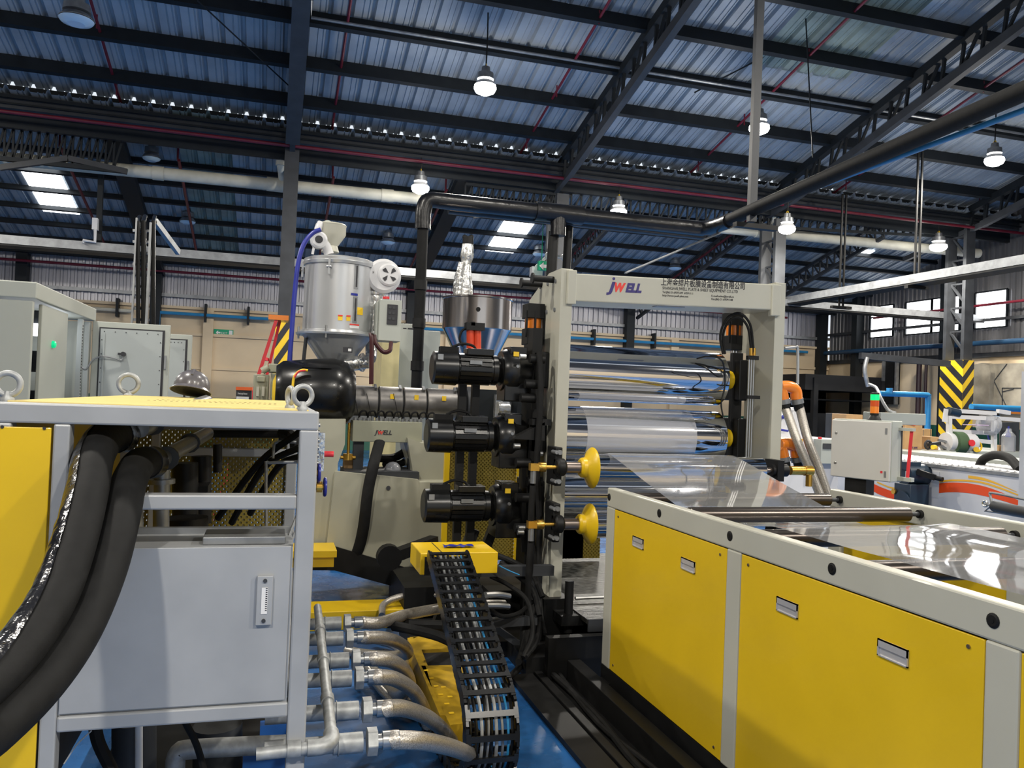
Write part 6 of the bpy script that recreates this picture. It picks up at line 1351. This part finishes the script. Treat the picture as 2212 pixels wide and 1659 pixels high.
P(km, 'rear_panel', MB().prism([K_(1684, 945, .2), K_(1684, 905, .2), K_(1700, 885, .2), K_(1718, 880, .2), K_(1735, 930, .2), K_(1738, 945, .2)], (0, .5, 0)), 'white')
P(km, 'panel_number', text_mb('7', .12, face_y(K_(1707, 900, .19).x, YK+.195, K_(1707, 905, .19).z), fit=.07), 'label_w'); P(km, 'knobs', MB().ball(K_(1691, 901, .18), .022).cyl(K_(1684, 928, .15), K_(1702, 931, .15), .012), 'blueh')
S('blue_cable_pipe', MB().tube(smooth_path([at(1900, 850, Y=13), at(1996, 853, Y=13), at(2004, 856, Y=13), at(2005, 864, Y=13), at(2003, 940, Y=13)], 4), .055, 10).tube([at(2003, 940, Y=13), V((at(2003, 940, Y=13).x, 13, 0))], .055, 10).tube([at(1922, 850, Y=13), at(1922, 838, Y=13)], .06, 8), 'blue', 'blue pipe with elbow and valve behind the brown cartons', 'pipe')
S('blue_pipe_run', MB().tube([at(2098, 879, Y=12), at(2215, 884, Y=12)], .06, 10).tube([at(2153, 882, Y=12), at(2153, 900, Y=12)], .05, 8), 'blue', 'blue pipe running above the white rack', 'pipe')
S('orange_beam', MB().bar(at(2115, 886, Y=12.6), at(2215, 892, Y=12.6), .07), 'orange', 'orange rack beam behind the blue pipe', 'beam')
# big galvanised duct
du = T('air_duct', 'large galvanised square duct with bend at the right', 'duct', at(2150, 850, Y=17.9))
Q_ = lambda x, y, dy=0: at(x, y, X=17.45+dy)
P(du, 'duct_riser', MB().prism([Q_(2094, 886), Q_(2094, 800), Q_(2102, 788), Q_(2120, 784), Q_(2136, 790), Q_(2140, 805), Q_(2134, 886)], (.5, 0, 0)), 'duct')
P(du, 'duct_panel', MB().prism([Q_(2136, 786, .15), Q_(2230, 784, .15), Q_(2230, 888, .15), Q_(2134, 886, .15)], (.35, 0, 0)), 'duct')
b = MB()
for p0, p1 in (((2136, 800), (2175, 880)), ((2175, 786), (2136, 838)), ((2165, 838), (2212, 838)), ((2165, 838), (2165, 886)), ((2165, 846), (2190, 840))): b.bar(Q_(*p0, .14), Q_(*p1, .14), .02, .015)
P(du, 'seam', b, 'steel_grey')
# dark bay, shelf and risers at the far right corner
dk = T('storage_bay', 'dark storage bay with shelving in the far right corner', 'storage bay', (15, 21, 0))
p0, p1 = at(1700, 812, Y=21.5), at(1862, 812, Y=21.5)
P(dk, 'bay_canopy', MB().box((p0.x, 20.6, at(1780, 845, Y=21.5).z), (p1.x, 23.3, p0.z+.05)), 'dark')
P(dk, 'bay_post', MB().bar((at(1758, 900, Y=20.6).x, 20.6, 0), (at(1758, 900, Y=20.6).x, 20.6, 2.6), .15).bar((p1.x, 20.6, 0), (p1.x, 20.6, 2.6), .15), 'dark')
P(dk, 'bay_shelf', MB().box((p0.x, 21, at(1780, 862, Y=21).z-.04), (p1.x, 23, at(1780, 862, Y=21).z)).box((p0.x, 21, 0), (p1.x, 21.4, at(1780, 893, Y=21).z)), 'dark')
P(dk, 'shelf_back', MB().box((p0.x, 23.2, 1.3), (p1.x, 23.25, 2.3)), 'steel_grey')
for px, w_, l in ((1984, .14, 'dark red riser pipe on the right wall, thicker one'), (1999, .08, 'dark riser pipe on the right wall, thinner one')):
    c = at(px, 850, X=XR-.4); S('riser_pipe', MB().tube([(XR-.4, c.y, 0), (XR-.4, c.y, 3.2)], w_/2, 10), mat('dark_brown_pipe', (.03, .015, .02), .5), l, 'pipe')
c = at(1920, 800, X=XR-.3); t = T('cable_ladder', 'dark vertical cable ladder on the right wall', 'cable ladder', c)
P(t, 'ladder_rail', MB().box((XR-.3, c.y-.3, 1.9), (XR-.2, c.y-.24, 3.2)).box((XR-.3, c.y+.3, 1.9), (XR-.2, c.y+.24, 3.2)), 'galv'); P(t, 'ladder_cable', MB().box((XR-.22, c.y-.24, 1.9), (XR-.1, c.y+.24, 3.2)), 'rubber')
S('platform_rail', MB().bar(at(1858, 768, Y=16.4), at(2050, 786, Y=16.3), .11, .15), 'steel_grey', 'dark beam running towards the striped column under the windows', 'beam')

# ---------------- electrical cabinets at left ----------------
XC = -1.25
ec = T('electrical_cabinet', 'row of grey-green electrical cabinets with opened doors at left', 'cabinet', (-1.8, 5.6, 0))
zt4 = 2.07
P(ec, 'front_panel', MB().box((-2.6, 4.9, 0), (XC, 4.93, zt4)), 'cabinet', bev=.004)
P(ec, 'roof_cap', MB().box((-2.62, 4.88, zt4+.012), (XC+.02, 6.4, zt4+.10)), 'cabinet', bev=.006)
b = MB()
for i in range(14): b.box((XC-.72+.022*i+.2, 4.877, zt4+.045), (XC-.712+.022*i+.2, 4.88, zt4+.08))
P(ec, 'vent_slot', b, 'ink', kind='stuff')
P(ec, 'closed_door', MB().box((XC-.02, 5.09, 0), (XC, 5.68, zt4)), 'cabinet', bev=.004, label='closed cabinet door with green light')
c = at(113, 744, X=XC); P(ec, 'green_light', MB().lathe((XC, c.y, c.z), X_, [(0, .022), (.015, .02), (.02, .01)], 16), mat('green_pilot_light', (.0, .6, .25), .3, emit=((0, .8, .3), .6)))
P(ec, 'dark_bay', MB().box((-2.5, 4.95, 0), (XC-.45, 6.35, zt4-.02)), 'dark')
P(ec, 'bay_wall', MB().box((-2.6, 6.33, 0), (XC, 6.37, zt4)), 'cabinet')
b = MB(); b2 = MB()
for i in range(5): b.box((XC-.4, 4.97+.0, .9+.23*i), (XC-.12, 5.07, 1.02+.23*i)); b2.box((XC-.45, 5.72, .95+.25*i), (XC-.15, 6.05, 1.08+.25*i))
P(ec, 'breaker', b, 'white'); P(ec, 'contactor', b2, 'steel_grey')
P(ec, 'cabinet_lamp', MB().box((XC-.4, 5.7, zt4-.13), (XC-.1, 6.1, zt4-.07)), mat('cabinet_lamp_glow', (1, 1, 1), .4, var=0, emit=((.9, .95, 1), 5)), label='bright lamp inside the open bay')
P(ec, 'edge_strip', MB().box((XC-.03, 6.08, 0), (XC, 6.12, zt4)).box((XC-.03, 6.30, 0), (XC, 6.34, zt4)), 'cabin')
b = MB()
for i in range(52): b.box((XC, 6.09, 1.0+.02*i), (XC+.002, 6.105, 1.01+.02*i))
P(ec, 'punched_strip', b, 'ink', kind='stuff')
def open_door(y, x0, x1, label):
    p = P(ec, 'open_door', MB().box((x0, y, .05), (x1, y+.03, 2.08)), 'cabinet', bev=.004, label=label)
    P(p, 'gasket', MB().box((x0+.045, y-.006, .1), (x1-.035, y, 2.04)), 'ink'); P(p, 'inner_panel', MB().box((x0+.055, y-.012, .1), (x1-.05, y-.004, 2.03)), 'cabin')
    b = MB()
    for i in range(6): b.cyl((x0+.08+(x1-x0-.16)*i/5, y-.014, 2.01), (x0+.08+(x1-x0-.16)*i/5, y-.012, 2.01), .004, n=6)
    for i in range(9): b.cyl((x0+.065, y-.014, 1.95-.1*i), (x0+.065, y-.012, 1.95-.1*i), .004, n=6); b.cyl((x1-.06, y-.014, 1.95-.1*i), (x1-.06, y-.012, 1.95-.1*i), .004, n=6)
    P(p, 'punched_hole', b, 'ink', kind='stuff')
    P(p, 'stiffener', MB().box((x0+.075, y-.020, .1), (x0+.085, y-.012, 2.0)), 'cabin'); P(p, 'hinge', MB().box((x1-.03, y-.015, 1.76), (x1-.018, y, 1.86)), 'galv')
    return p
od = open_door(6.35, XC+.01, at(365, 780, Y=6.35).x, 'wide open door seen from inside, with lock and cable')
lc2 = at(267, 765, Y=6.33); P(od, 'door_lock', MB().cyl((lc2.x, 6.30, lc2.z), (lc2.x, 6.34, lc2.z), .016).box((lc2.x-.035, 6.31, lc2.z-.008), (lc2.x, 6.33, lc2.z+.008)), 'ink')
P(od, 'door_cable', MB().tube(smooth_path([at(175, 792, Y=6.3), at(186, 798, Y=6.3), at(200, 778, Y=6.3), at(220, 770, Y=6.3), at(245, 773, Y=6.31), at(262, 778, Y=6.32), at(266, 768, Y=6.32)], 5), .006, 7), 'galv')
open_door(7.4, at(330, 780, Y=7.4).x, at(413, 780, Y=7.4).x, 'second open door, narrower and farther back')
# cable riser from the tray to the cabinets
cr = T('cable_riser', 'vertical cable ladder with thick black cables above the cabinets', 'cable ladder', at(315, 690, Y=7.2))
U_ = lambda x, y, dy=0: at(x, y, Y=7.2+dy)
def vbar(x, w_, ya, yb3, m_, nm, dy=0): P(cr, nm, MB().box(U_(x, yb3, dy), U_(x+w_, ya, dy)+Y_*.04), m_)
vbar(286, 7, 470, 700, 'tray', 'ladder_rail'); vbar(318, 5, 480, 700, 'tray', 'ladder_rail')
for x, w_ in ((294, 9), (305, 11), (327, 9)):
    P(cr, 'riser_cable', MB().tube([U_(x+w_/2, 705, .02), U_(x+w_/2, 478, .02), U_(x+w_/2+3, 468, .25)], w_/2/1760*6.6, 9), 'black')
b = MB()
for i in range(9): b.bar(U_(287, 690-24*i, .06), U_(322, 691-24*i, .06), .02)
P(cr, 'rung', b, 'tray')
P(cr, 'stay', MB().bar(U_(335, 478, .1), U_(385, 545, .6), .035, .05), 'galv')
bx_ = T('white_switch_box', 'small white switch box with elbow pipe on a hanging strut at left', 'box', at(206, 485, Y=17.15))
P(bx_, 'box_body', MB().box(at(198, 495, Y=17.12), at(211, 471, Y=17.12)+Y_*.15), 'white'); P(bx_, 'elbow_pipe', MB().tube([at(206, 495, Y=17.12), at(205, 523, Y=17.12), at(180, 519, Y=17.12), at(180, 525, Y=17.12)], .03, 8), 'white')
S('hanging_strut', MB().bar(at(219, 368, Y=17.3), at(213, 520, Y=17.3), .095), 'steel', 'dark strut hanging left of the cable riser', 'strut')
